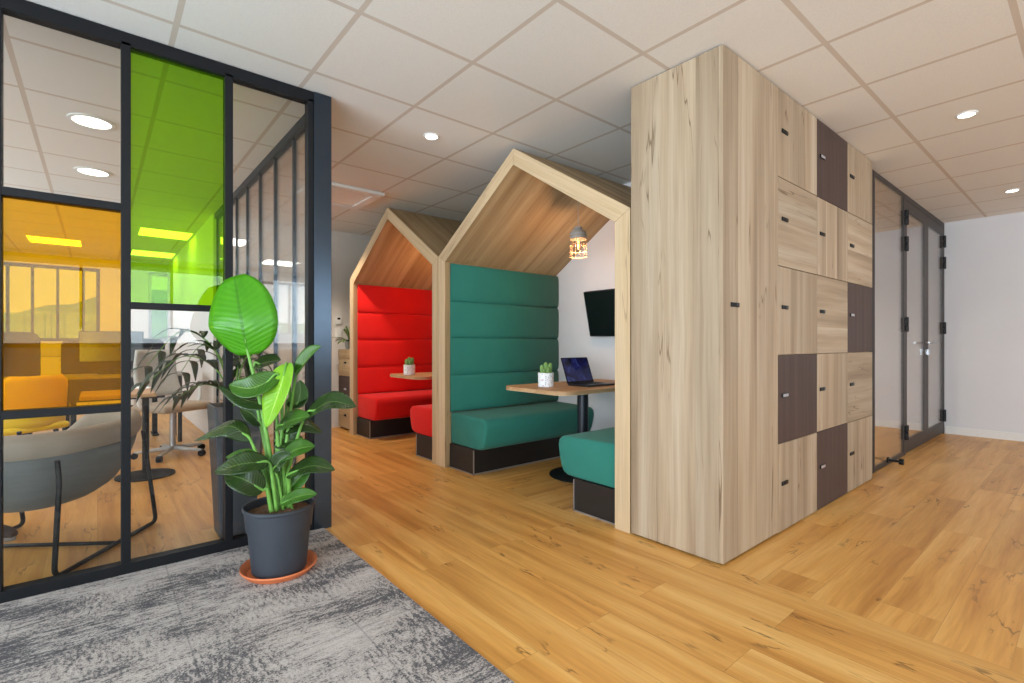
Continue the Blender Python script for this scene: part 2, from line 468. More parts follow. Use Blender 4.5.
def corner_path(pts, r=0.04, n=5):
    """polyline with rounded corners"""
    pts = [Vector(p) for p in pts]
    out = [pts[0]]
    for i in range(1, len(pts)-1):
        a, b, c = pts[i-1], pts[i], pts[i+1]
        u = (a-b); v = (c-b)
        rr = min(r, u.length*0.45, v.length*0.45)
        p, q_ = b+u.normalized()*rr, b+v.normalized()*rr
        for k in range(n+1):
            t = k/n
            out.append(p*(1-t)**2+b*2*t*(1-t)+q_*t*t)
    out.append(pts[-1])
    return out

def grain_uv(me, gdir):
    gdir = Vector(gdir).normalized()
    uvl = me.uv_layers.new(name='UVMap')
    for p in me.polygons:
        n = p.normal
        ac = gdir.cross(n)
        if ac.length < 0.2:
            ac = gdir.orthogonal(); al = ac.cross(gdir).normalized(); ac = ac.normalized()
        else:
            ac = ac.normalized(); al = gdir
        for li in p.loop_indices:
            co = me.vertices[me.loops[li].vertex_index].co
            uvl.data[li].uv = (co.dot(ac), co.dot(al))

def obj(name, bm, mat, parent=None, smooth=False, grain=None, loc=None, bevel=0.0, subsurf=0, label=None):
    me = bpy.data.meshes.new(name)
    bm.normal_update()
    bm.to_mesh(me); bm.free()
    if grain is not None: grain_uv(me, grain)
    if mat is not None:
        for mm in (mat if isinstance(mat, (list, tuple)) else [mat]):
            me.materials.append(mm)
    if smooth:
        for p in me.polygons: p.use_smooth = True
        if smooth != 'all':
            try: me.set_sharp_from_angle(angle=math.radians(38))
            except Exception: pass
    o = bpy.data.objects.new(name, me)
    COL.objects.link(o)
    if parent is not None: o.parent = parent
    if loc is not None: o.location = loc
    if bevel > 0:
        md = o.modifiers.new('bevel', 'BEVEL'); md.width = bevel; md.segments = 2; md.limit_method = 'ANGLE'
    if subsurf:
        md = o.modifiers.new('subsurf', 'SUBSURF'); md.levels = subsurf; md.render_levels = subsurf
    if label: o['label'] = label
    return o

def thing(name, label, cat, loc=(0, 0, 0), rz=0.0, group=None):
    o = bpy.data.objects.new(name, None)
    o.empty_display_size = 0.1
    COL.objects.link(o)
    o.location = loc; o.rotation_euler = (0, 0, rz)
    o['label'] = label; o['category'] = cat
    if group: o['group'] = group
    return o

def tag(o, label, cat, group=None):
    o['label'] = label; o['category'] = cat
    if group: o['group'] = group
    return o

def struct(o):
    o['kind'] = 'structure'
    return o

def dup(root, loc, label=None, rz=None):
    r = root.copy(); COL.objects.link(r); r.location = loc
    if rz is not None: r.rotation_euler = (0, 0, rz)
    if label: r['label'] = label
    for ch in list(root.children):
        c = ch.copy(); COL.objects.link(c); c.parent = r
        for gch in list(ch.children):
            d = gch.copy(); COL.objects.link(d); d.parent = c
    return r

def B(): return bmesh.new()
def bx(*a, **k):
    b = bmesh.new(); box(b, *a, **k); return b

# ------------------------------------------------------------------ setting
H = 2.489
XW, XE, YS, YN = -3.2, 7.74, -4.5, 10.8
# floor: two zones of planks, boards run along Y west of the locker line and along X east of it
def floor_zone(bm, x0, x1, y0, y1): box(bm, x0, x1, y0, y1, -0.10, 0.0)
b = B(); floor_zone(b, XW, 2.29, YS, YN); struct(obj('floor', b, M['floor'], grain=(0, 1, 0)))
b = B(); floor_zone(b, 2.29, XE, YS, YN); struct(obj('floor', b, M['floor'], grain=(1, 0, 0)))
struct(obj('ceiling', bx(XW, XE, YS, YN, H, H+0.10), M['ceiling']))

def wall(name, x0, x1, y0, y1, z0=0.0, z1=H, mat='wall'):
    return struct(obj(name, bx(x0, x1, y0, y1, z0, z1), M[mat]))

def wall_holes(name, axis, c0, c1, a0, a1, holes, mat='wall'):
    """wall slab between c0..c1 (thickness), running a0..a1, with rectangular holes (s0,s1,z0,z1)"""
    b = B()
    def bb(s0, s1, z0, z1):
        if s1-s0 < 1e-4 or z1-z0 < 1e-4: return
        if axis == 'x': box(b, s0, s1, c0, c1, z0, z1)
        else: box(b, c0, c1, s0, s1, z0, z1)
    cur = a0
    for s0, s1, z0, z1 in sorted(holes):
        bb(cur, s0, 0, H); bb(s0, s1, 0, z0); bb(s0, s1, z1, H); cur = s1
    bb(cur, a1, 0, H)
    return struct(obj(name, b, M[mat]))

wall('wall_east', XE, XE+0.12, YS, YN, mat='wall_cool')
wall_holes('wall_north', 'x', YN, YN+0.2, XW, XE, [(-2.6, 0.035, 1.10, 2.33), (0.70, 3.4, 1.10, 2.33)])
wall_holes('wall_south', 'x', YS-0.2, YS, XW, XE, [(-2.6, 2.2, 1.0, 2.42), (2.6, 7.2, 1.0, 2.42)])
wall_holes('wall_west', 'y', XW-0.2, XW, YS, YN, [(-4.2, 2.5, 0.30, 2.42), (3.6, 9.6, 0.9, 2.33)])
wall('wall_corridor_end', 1.06, 3.64, 6.2, 6.32)
wall('wall_booth_rear', 3.64, 3.76, 1.68, 6.2, mat='wall_cool')
wall('wall_meeting_room', 3.76, XE, 4.6, 4.7)
wall('wall_office_side', 0.98, 1.06, 6.2, YN)

b = B(); box(b, XE-0.014, XE, YS, 1.19, 0, 0.085); box(b, XE-0.014, XE, 1.24, 4.6, 0, 0.085)
struct(obj('baseboard_east', b, M['trim']))
struct(obj('baseboard_north', bx(1.06, 2.3, 6.186, 6.2, 0, 0.085), M['trim']))
b = B(); box(b, 2.20, 2.255, 6.165, 6.2, 0, 2.12); box(b, 1.25, 1.305, 6.165, 6.2, 0, 2.12); box(b, 1.305, 2.20, 6.165, 6.2, 2.065, 2.12)
struct(obj('trim_1', b, M['trim']))
d = struct(obj('door_3', bx(1.305, 2.20, 6.172, 6.2, 0.01, 2.065), M['trim']))
b = B(); tube(b, [(2.10, 6.172, 1.04), (2.10, 6.13, 1.04)], 0.012); tube(b, [(2.11, 6.13, 1.04), (1.99, 6.13, 1.04)], 0.010)
obj('handle', b, M['alu'], d, smooth=True)

def window(name, axis, c, s0, s1, z0, z1, mull, fm='alu'):
    """framed strip window in a wall hole; mull = list of mullion positions"""
    b = B()
    def bb(a0, a1, q0, q1, t=0.03):
        if axis == 'x': box(b, a0, a1, c-t, c+t, q0, q1)
        else: box(b, c-t, c+t, a0, a1, q0, q1)
    bb(s0, s1, z0, z0+0.05); bb(s0, s1, z1-0.05, z1); bb(s0, s0+0.05, z0, z1); bb(s1-0.05, s1, z0, z1)
    for m_ in mull: bb(m_-0.018, m_+0.018, z0, z1)
    o = struct(obj(name, b, M[fm]))
    g = B()
    if axis == 'x': box(g, s0+0.05, s1-0.05, c-0.003, c+0.003, z0+0.05, z1-0.05)
    else: box(g, c-0.003, c+0.003, s0+0.05, s1-0.05, z0+0.05, z1-0.05)
    obj('pane', g, M['winglass'], o)
    return o
window('window_1', 'x', YN+0.1, -2.6, 0.035, 1.10, 2.33, [-2.1, -1.6, -1.08, -0.80, -0.50, -0.18], 'frame')
window('window_2', 'x', YN+0.1, 0.70, 3.4, 1.10, 2.33, [2.05])
window('window_3', 'x', YS-0.1, -2.6, 2.2, 1.0, 2.42, [-1.4, -0.2, 1.0], 'frame')
window('window_4', 'x', YS-0.1, 2.6, 7.2, 1.0, 2.42, [3.75, 4.9, 6.05], 'frame')
window('window_5', 'y', XW-0.1, -4.2, 2.5, 0.30, 2.42, [-2.5, -0.85, 0.8], 'frame')
window('window_6', 'y', XW-0.1, 3.6, 9.6, 0.9, 2.33, [5.1, 6.6, 8.1])

# wooded ridge and field outside the office windows
def hill(name, y0, span, hts, depth=45, base=-6):
    b = B(); nx = 90; ny = 14; rows = []
    rnd = random.Random(3)
    ph = [rnd.uniform(0, 6) for _ in range(8)]
    for j in range(ny):
        t = j/(ny-1); row = []
        for i in range(nx):
            x = span[0]+(span[1]-span[0])*i/(nx-1)
            hh = hts(x)
            bump = 0.5*math.sin(x*0.9+ph[0])+0.35*math.sin(x*2.1+ph[1])+0.3*math.sin(x*3.7+j*2+ph[2])
            z = base+(hh-base)*math.sin(t*PI/2)**0.8+bump*0.8*t
            row.append(b.verts.new((x, y0+depth*t+rnd.uniform(-.8, .8), z)))
        rows.append(row)
    for A, C in zip(rows, rows[1:]):
        for i in range(nx-1):
            b.faces.new((A[i], A[i+1], C[i+1], C[i]))
    return struct(obj(name, b, M['hill'], smooth='all'))
hill('hill_north', 70, (-140, 150), lambda x: 7.0+3.5*math.sin(x*0.045+0.6)+1.6*math.sin(x*0.13))

# ------------------------------------------------------------------ carpet
b = B(); box(b, XW, 1.0, YS, 2.843, 0.0, 0.007)
tag(obj('carpet', b, M['carpet']), 'mottled grey carpet with a straight edge against the wood floor', 'carpet')

# ------------------------------------------------------------------ coloured glass partition (plane Y = 2.85)
YP = 2.85
FD = 0.055           # frame depth
zt = H-0.004
gp = thing('glass_partition', 'black framed glass partition with amber and green panes behind the big plant', 'partition', (0.36, YP, 0))
gp_off = Vector((0.36, YP, 0))
def rel(bm, off):
    for v in bm.verts: v.co -= off
    return bm
mull = [(-1.57, -1.534), (-1.154, -1.118), (-0.738, -0.702), (-0.334, -0.300), (0.083, 0.119), (0.502, 0.538), (0.914, 0.944)]
for a, c in mull:
    obj('mullion', rel(bx(a, c, YP-0.005, YP+FD, 0.05, 2.44), gp_off), M['frame'], gp, bevel=0.002)
obj('bottom_rail', rel(bx(-3.19, 0.944, YP-0.005, YP+FD, 0.0, 0.052), gp_off), M['frame'], gp, bevel=0.002)
obj('top_rail', rel(bx(-3.19, 0.944, YP-0.005, YP+FD, 2.425, zt), gp_off), M['frame'], gp, bevel=0.002)
obj('corner_post', rel(bx(0.944, 1.044, YP-0.012, YP+0.10, 0.0, zt), gp_off), M['post'], gp, bevel=0.003)
def pane(x0, x1, z0, z1, m_, label=None):
    o = obj('glass_pane', rel(bx(x0, x1, YP+0.025, YP+0.031, z0, z1), gp_off), M[m_], gp)
    if label: o['label'] = label
def rail(x0, x1, z0, z1):
    obj('crossbar', rel(bx(x0, x1, YP-0.005, YP+FD, z0, z1), gp_off), M['frame'], gp, bevel=0.002)
# panel beside the plant: clear, full height
pane(0.538, 0.914, 0.052, 2.425, 'clear', 'full height clear pane')
# green over clear
pane(0.119, 0.502, 1.252, 2.425, 'green', 'green pane')
pane(0.119, 0.502, 0.052, 1.222, 'clear')
rail(0.119, 0.502, 1.222, 1.252)
# clear over amber over clear
pane(-0.300, 0.083, 1.700, 2.425, 'clear')
pane(-0.300, 0.083, 0.785, 1.665, 'amber', 'amber pane')
pane(-0.300, 0.083, 0.052, 0.750, 'clear')
rail(-0.300, 0.083, 1.665, 1.700); rail(-0.300, 0.083, 0.750, 0.785)
# panels further left, out of the photograph
for a, c in ((-0.702, -0.334), (-1.118, -0.738), (-1.534, -1.154), (-3.19, -1.57)):
    pane(a, c, 0.052, 2.425, 'clear')

# side run of the same partition, along Y at X = 1.0
sp_ = thing('glass_partition', 'black framed clear glass side run of the office partition behind the end post', 'partition', (1.02, 4.5, 0))
so = Vector((1.02, 4.5, 0))
ys = [2.95, 3.44, 3.89, 4.33, 4.77, 5.20, 5.65, 6.17]
for y_ in ys:
    obj('mullion', rel(bx(1.003, 1.027, y_-0.011, y_+0.011, 0.05, 2.43), so), M['post'], sp_)
obj('top_rail', rel(bx(0.99, 1.04, 2.95, 6.2, 2.43, zt), so), M['frame'], sp_)
obj('bottom_rail', rel(bx(0.99, 1.04, 2.95, 6.2, 0, 0.05), so), M['frame'], sp_)
for a, c in zip(ys, ys[1:]):
    obj('glass_pane', rel(bx(1.012, 1.018, a+0.011, c-0.011, 0.05, 2.43), so), M['clear'], sp_)

# ------------------------------------------------------------------ tall cabinet and lockers (front plane Y = 1.15)
YL = 1.15
tc_ = thing('tall_cabinet', 'tall pale oak cabinet at the corner with one narrow full height door', 'cabinet', (2.6, 1.41, 0))
o_ = Vector((2.6, 1.41, 0))
ZT = H-0.006
obj('side_panel', rel(bx(2.290, 2.312, YL+0.020, 1.673, 0.010, ZT), o_), M['oak'], tc_, grain=(0, 0, 1), bevel=0.001)
obj('body', rel(bx(2.312, 2.914, YL+0.024, 1.673, 0.018, ZT-0.002), o_), M['oak'], tc_, grain=(0, 0, 1))
obj('plinth', rel(bx(2.32, 2.914, YL+0.035, 1.66, 0.0, 0.018), o_), M['plinth'], tc_)
dr = obj('door', rel(bx(2.292, 2.912, YL, YL+0.020, 0.012, ZT), o_), M['oak'], tc_, grain=(0, 0, 1), bevel=0.001)
def lock(x, z, y, off, par, light=False):
    l = obj('lock', rel(bx(x-0.040, x+0.040, y-0.007, y, z-0.011, z+0.011, bev=0.002), off), M['black'], par)
    k = B(); box(k, x-(-0.005 if not light else 0.030), x+0.036, y-0.0085, y-0.007, z-0.008, z+0.008)
    obj('tag', rel(k, off), M['silver'] if light else M['black_gloss'], l)
lock(2.405, 1.25, YL, o_, dr)

lk = thing('locker_cabinet', 'pale oak locker wall with fifteen doors, four of them dark brown', 'lockers', (3.8, 1.41, 0))
o_ = Vector((3.8, 1.41, 0))
obj('body', rel(bx(2.914, 4.672, YL+0.022, 1.673, 0.012, ZT), o_), M['oak'], lk, grain=(0, 0, 1))
obj('plinth', rel(bx(2.914, 4.66, YL+0.035, 1.66, 0.0, 0.012), o_), M['plinth'], lk)
xs = [2.914, 3.500, 4.086, 4.672]
zs = [0.006, 0.501, 0.997, 1.494, 1.990, ZT]
darkset = {(1, 4), (2, 2), (0, 1), (1, 0)}
horiz = {(0, 3), (1, 2), (2, 1), (2, 3)}
gap = 0.002
for ci in range(3):
    for ri in range(5):
        dk = (ci, ri) in darkset
        d = obj('door', rel(bx(xs[ci]+gap, xs[ci+1]-gap, YL, YL+0.020, zs[ri]+gap, zs[ri+1]-gap), o_),
                M['brown'] if dk else M['oak'], lk, grain=(1, 0, 0) if (ci, ri) in horiz else (0, 0, 1), bevel=0.001)
        if dk: d['label'] = 'dark brown locker door'
        lock(xs[ci]+0.085, (zs[ri]+zs[ri+1])/2+0.02, YL, o_, d, dk)

# ------------------------------------------------------------------ glazed doors to the right of the lockers
def glaz(x0, x1, z0, z1, fw, y0, y1):
    b = B()
    box(b, x0, x0+fw, y0, y1, z0, z1); box(b, x1-fw, x1, y0, y1, z0, z1)
    box(b, x0+fw, x1-fw, y0, y1, z0, z0+fw); box(b, x0+fw, x1-fw, y0, y1, z1-fw, z1)
    return b
YD = 1.20
fx = struct(obj('window_7', glaz(4.912, 5.895, 0.0, ZT, 0.035, YD, YD+0.022), M['door_frame'], bevel=0.002))
obj('pane', bx(4.947, 5.860, YD+0.004, YD+0.010, 0.035, ZT-0.035), M['clear'], fx)
b = B()
box(b, 5.897, 5.935, YD, YD+0.03, 0, ZT); box(b, 7.685, 7.737, YD, YD+0.03, 0, ZT); box(b, 5.935, 7.685, YD, YD+0.03, ZT-0.05, ZT)
df = struct(obj('trim_2', b, M['door_frame'], bevel=0.002))
b = B(); box(b, 4.66, 4.70, YL+0.03, YD+0.03, 0, ZT); box(b, 4.70, 4.91, YD, YD+0.022, 0, ZT)
struct(obj('trim_3', b, M['frame']))
def leaf_door(name, x0, x1, hs):
    b = B(); z0, z1 = 0.012, ZT-0.052; y0, y1 = YD+0.002, YD+0.026
    fl, fr = (0.06, 0.10) if hs < x0 else (0.10, 0.06)
    box(b, x0, x0+fl, y0, y1, z0, z1); box(b, x1-fr, x1, y0, y1, z0, z1)
    box(b, x0+fl, x1-fr, y0, y1, z0, z0+0.13); box(b, x0+fl, x1-fr, y0, y1, z1-0.10, z1)
    d = struct(obj(name, b, M['door_frame'], bevel=0.002))
    obj('pane', bx(x0+fl, x1-fr, YD+0.005, YD+0.011, z0+0.13, z1-0.10), M['clear'], d)
    for z in (0.215, 1.243, 2.01, 2.26):
        b = B(); box(b, hs-0.04, hs+0.04, YD-0.018, YD+0.004, z-0.066, z-0.006, bev=0.004); box(b, hs-0.04, hs+0.04, YD-0.018, YD+0.004, z+0.006, z+0.066, bev=0.004)
        tube(b, [(hs, YD-0.014, z-0.07), (hs, YD-0.014, z+0.07)], 0.010)
        obj('hinge', b, M['black'], d, smooth=True)
    return d
d1 = leaf_door('door_1', 5.938, 6.808, 5.935)
d2 = leaf_door('door_2', 6.812, 7.682, 7.685)
for d_, x_, s in ((d1, 6.765, -1), (d2, 6.855, 1)):
    b = B()
    tube(b, [(x_, YD, 1.07), (x_, YD-0.05, 1.07)], 0.011)
    tube(b, [(x_-s*0.01, YD-0.05, 1.07), (x_+s*0.13, YD-0.05, 1.07)], 0.010)
    obj('handle', b, M['alu'], d_, smooth=True)
b = B(); lathe(b, [(0.0, 0), (0.026, 0), (0.026, 0.012), (0, 0.012)], 20); box(b, -0.008, 0.008, -0.03, 0.03, 0.012, 0.03)
bmesh.ops.rotate(b, verts=b.verts[:], cent=(0, 0, 0), matrix=Matrix.Rotation(PI/2, 3, 'X'))
bmesh.ops.translate(b, verts=b.verts[:], vec=(6.765, YD+0.002, 0.97))
obj('lock', b, M['silver'], d1)

# door stop on the floor in front of the fixed pane
b = B()
tube(b, [(5.30, YD-0.001, 0.05), (5.30, YD-0.085, 0.05)], 0.011, 10)
tube(b, [(5.30, YD-0.085, 0.05), (5.30, YD-0.115, 0.05)], [0.026, 0.026], 14)
tube(b, [(5.30, YD-0.001, 0.05), (5.30, YD-0.014, 0.05)], [0.026, 0.026], 14)
tag(obj('door_stop', b, M['black'], smooth=True), 'small black door stop at the foot of the glass screen', 'door stop')

# ------------------------------------------------------------------ house shaped booths
XF, XB = 2.29, 3.64
TK = 0.105
def booth(y0, y1, label):
    ym = (y0+y1)/2
    t = thing('booth_frame', label, 'booth', ((XF+XB)/2, ym, 0), group=None)
    off = Vector(((XF+XB)/2, ym, 0))
    e = 0.0008
    XB_ = XB-0.002
    def sec(name, pts, g):
        b = B(); prism(b, pts, 'x', XF, XB_); o_ = obj(name, rel(b, off), [M['oak_booth'], M['oak_lightened']], t, grain=g, bevel=0.0012)
        for p in o_.data.polygons:      # pale edge banding, its colour lightened to make up for weak light
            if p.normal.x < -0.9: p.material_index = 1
    sec('side_panel', [(y0+e, 0), (y0+TK, 0), (y0+TK, 1.757), (y0+e, 1.817)], (0, 0, 1))
    sec('side_panel', [(y1-TK, 0), (y1-e, 0), (y1-e, 1.817), (y1-TK, 1.757)], (0, 0, 1))
    za, zi = 2.455, 2.337
    sl = (za-1.817)/(ym-y0)
    sec('roof_panel', [(y0+e, 1.818), (y0+TK, 1.758), (ym-e, zi), (ym-e, za)], (0, 1, sl))
    sec('roof_panel', [(ym+e, za), (ym+e, zi), (y1-TK, 1.758), (y1-e, 1.818)], (0, -1, sl))
    return t
YG0, YG1, YR1 = 1.68, 3.685, 5.645
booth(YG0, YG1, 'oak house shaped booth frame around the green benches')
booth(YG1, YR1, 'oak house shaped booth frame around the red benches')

XS = 2.335   # bench front end
def bench(yw, s, fab, label, group):
    """bench against the booth side at yw; s = +1 when the bench grows towards +Y"""
    t = thing('bench', label, 'bench', ((XS+XB)/2, yw+s*0.25, 0), group=None)
    off = Vector(((XS+XB)/2, yw+s*0.25, 0))
    def Y(a): return yw+s*a
    x1 = XB-0.004
    b = B(); y_ = sorted((Y(0.004), Y(0.355))); box(b, XS, x1, y_[0], y_[1], 0.0, 0.205)
    pl = obj('plinth', rel(b, off), M['plinth'], t)
    b = B(); y_ = sorted((Y(0.355), Y(0.359))); box(b, XS-0.004, x1, y_[0], y_[1], 0.0, 0.012)
    box(b, XS-0.004, XS, min(Y(0.004), Y(0.359)), max(Y(0.004), Y(0.359)), 0.0, 0.008)
    box(b, XS-0.004, XS+0.004, min(Y(0.351), Y(0.359)), max(Y(0.351), Y(0.359)), 0.0, 0.200)
    obj('edge_trim', rel(b, off), M['alu'], pl)
    # seat pad: cross-section with a rounded nose leaning back towards the plinth
    prof = [(0.006, 0.206), (0.36, 0.206), (0.425, 0.210), (0.462, 0.228), (0.483, 0.27), (0.500, 0.34), (0.508, 0.395), (0.500, 0.432), (0.475, 0.455), (0.43, 0.463), (0.07, 0.470), (0.006, 0.470)]
    b = B(); prism(b, [(Y(a), z) for a, z in prof], 'x', XS+0.004, x1)
    es = [e for e in b.edges if abs(e.verts[0].co.x-e.verts[1].co.x) < 1e-6]
    bmesh.ops.bevel(b, geom=es, offset=0.022, segments=3, affect='EDGES', profile=0.5)
    obj('seat', rel(b, off), fab, t, smooth='all')
    # channelled backrest: one profile with puffed channels
    zs_ = [0.472, 0.790, 1.110, 1.425, 1.752]
    prof = [(0.004, 0.472)]
    for i in range(4):
        a, c = zs_[i], zs_[i+1]
        for u in (0.0, 0.008, 0.025, 0.06, 0.12, 0.25, 0.5, 0.75, 0.88, 0.94, 0.975, 0.992, 1.0):
            puff = 0.010+0.027*math.sqrt(max(0.0, 1-abs(2*u-1)**7))
            prof.append((puff, a+(c-a)*(0.002+0.996*u)))
    prof.append((0.004, 1.752))
    b = B(); prism(b, [(Y(a), z) for a, z in prof], 'x', XS+0.004, x1)
    es = [e for e in b.edges if abs(e.verts[0].co.x-e.verts[1].co.x) < 1e-6 and abs(e.verts[0].co.x-XS-0.004) < 1e-3]
    obj('backrest', rel(b, off), fab, t, smooth='all')
    return t
bench(YG1-TK, -1, M['green_fab'], 'green bench with tall channelled backrest on the left side of its booth', 'green benches')
bench(YG0+TK, 1, M['green_fab'], 'green bench end beside the tall oak cabinet, mostly hidden', 'green benches')
bench(YR1-TK, -1, M['red_fab'], 'red bench with tall channelled backrest on the left side of its booth', 'red benches')
bench(YG1+TK, 1, M['red_fab'], 'red bench end showing left of the oak post between the booths', 'red benches')

def booth_table(ym, label):
    t = thing('table', label, 'table', (3.03, ym, 0))
    b = B(); pts = []
    x0, x1, hw, r = 2.45-3.03, XB-0.004-3.03, 0.345, 0.11
    for cxx, cyy, a0 in ((x0+r, -hw+r, PI), (x1, -hw, None), (x1, hw, None), (x0+r, hw-r, PI/2)):
        if a0 is None: pts.append((cxx, cyy))
        else:
            for k in range(9):
                a = a0+(PI/2)*k/8
                pts.append((cxx+r*math.cos(a), cyy+r*math.sin(a)))
    prism(b, pts, 'z', 0.702, 0.728)
    tp = obj('tabletop', b, M['oak_table'], t, grain=(1, 0, 0))
    b = B(); prism(b, pts, 'z', 0.7, 0.702); obj('edge_band', b, M['oak_edge'], tp)
    b = B(); lathe(b, [(0.0, 0.0), (0.27, 0.0), (0.27, 0.008), (0.25, 0.014), (0.06, 0.02), (0.0, 0.02)], 40)
    obj('base', b, M['black'], t, smooth=True)
    b = B(); lathe(b, [(0.045, 0.02), (0.045, 0.69), (0.10, 0.692), (0.10, 0.70)], 28)
    obj('column', b, M['steel_dark'], t, smooth=True)
    b = B(); box(b, XB-3.03-0.20, XB-3.03-0.004, -0.20, -0.17, 0.67, 0.699); box(b, XB-3.03-0.03, XB-3.03-0.004, -0.20, -0.17, 0.55, 0.67)
    obj('wall_bracket', b, M['alu'], t)
    return t
YGM, YRM = (YG0+YG1)/2, (YG1+YR1)/2
booth_table(YGM, 'oak topped pedestal table between the green benches')
booth_table(YRM, 'oak topped pedestal table between the red benches')

def potted_cactus(x, y, label):
    t = thing('potted_cactus', label, 'plant', (x, y, 0.7285), group=None)
    b = B(); lathe(b, [(0.0, 0.0), (0.056, 0.0), (0.060, 0.004), (0.061, 0.108), (0.054, 0.108), (0.053, 0.092), (0, 0.092)], 32)
    obj('pot', b, M['terrazzo'], t, smooth=True)
    b = B(); lathe(b, [(0.0, 0.0925), (0.051, 0.0925), (0.0, 0.099)], 20); obj('soil', b, M['soil'], t)
    rnd = random.Random(int(x*100))
    for (dx, dy, h, r) in ((0.0, 0.0, 0.10, 0.017), (-0.022, 0.012, 0.080, 0.015), (0.018, -0.022, 0.095, 0.015), (-0.005, -0.028, 0.065, 0.013), (0.02, 0.022, 0.06, 0.014), (-0.028, -0.012, 0.05, 0.012)):
        b = B(); seg = 16
        rings = []
        for k in range(10):
            u = k/9
            rr = r*(0.85+0.25*math.sin(u*PI))*(1 if u < 0.8 else math.sqrt(max(0.02, 1-((u-0.8)/0.2)**2)))
            rings.append([b.verts.new((dx+dx*0.25*u+rr*(1+0.16*(i % 2))*math.cos(2*PI*i/seg), dy+dy*0.25*u+rr*(1+0.16*(i % 2))*math.sin(2*PI*i/seg), 0.09+h*u)) for i in range(seg)])
        for A, C in zip(rings, rings[1:]):
            for i in range(seg): b.faces.new((A[i], A[(i+1) % seg], C[(i+1) % seg], C[i]))
        b.faces.new(rings[-1])
        obj('cactus_stem', b, M['cactus'], t, smooth='all')
    return t
potted_cactus(2.665, 2.735, 'small cactus in a white terrazzo pot on the table between green benches')
potted_cactus(2.56, 4.70, 'small cactus in a white terrazzo pot on the table between red benches')

def laptop(x, y, label):
    t = thing('laptop', label, 'laptop', (x, y, 0.7285))
    w, dp = 0.315, 0.22
    b = bx(-w/2, w/2, -dp, 0.0, 0.001, 0.016, bev=0.004)
    base = obj('base', b, M['steel_dark'], t)
    b = B()
    for r_ in range(5):
        for c_ in range(12):
            xx = -w/2+0.022+c_*0.0228; yy = -0.035-r_*0.019
            box(b, xx, xx+0.019, yy-0.015, yy, 0.016, 0.0175)
    obj('keyboard', b, M['black'], base)
    obj('touchpad', bx(-0.05, 0.05, -0.205, -0.14, 0.016, 0.0168), M['black'], base)
    tilt = math.radians(20)
    Rm = Matrix.Rotation(-tilt, 3, 'X')
    b = bx(-w/2, w/2, 0.0, 0.007, 0.0, 0.215, bev=0.002)
    bmesh.ops.rotate(b, verts=b.verts[:], cent=(0, 0, 0), matrix=Rm); bmesh.ops.translate(b, verts=b.verts[:], vec=(0, 0.0, 0.016))
    lid = obj('lid', b, M['black'], t)
    b = bx(-w/2+0.008, w/2-0.008, -0.001, 0.0, 0.014, 0.207)
    bmesh.ops.rotate(b, verts=b.verts[:], cent=(0, 0, 0), matrix=Rm); bmesh.ops.translate(b, verts=b.verts[:], vec=(0, 0.0, 0.016))
    obj('screen', b, M['screen'], lid)
    return t
laptop(3.03, 2.70, 'open laptop with a dark blue screen on the table between green benches')
laptop(3.03, 2.70+YRM-YGM, 'open laptop on the red booth table, only a dark screen corner showing')

# television on the green booth's rear wall
tv = thing('television', 'black wall mounted television above the laptop on the booth wall', 'television', (XB, YGM+0.01, 1.335))
tilt = math.radians(13)
Rm = Matrix.Rotation(-tilt, 3, 'Y')
def tvb(x0, x1, y0, y1, z0, z1, m_, n_, par, bev=0.004):
    b = bx(x0, x1, y0, y1, z0, z1, bev=bev)
    bmesh.ops.rotate(b, verts=b.verts[:], cent=(0, 0, 0), matrix=Rm)
    bmesh.ops.translate(b, verts=b.verts[:], vec=(-0.115, 0, 0))
    return obj(n_, b, M[m_], par)
c_ = tvb(-0.02, 0.02, -0.365, 0.365, -0.21, 0.21, 'black', 'casing', tv)
tvb(-0.0215, -0.020, -0.353, 0.353, -0.196, 0.200, 'black_gloss', 'screen', c_, 0)
b = B(); box(b, -0.012, -0.001, -0.12, 0.12, -0.10, 0.10); box(b, -0.10, -0.01, -0.03, 0.03, -0.03, 0.03)
obj('wall_bracket', b, M['steel_dark'], tv)

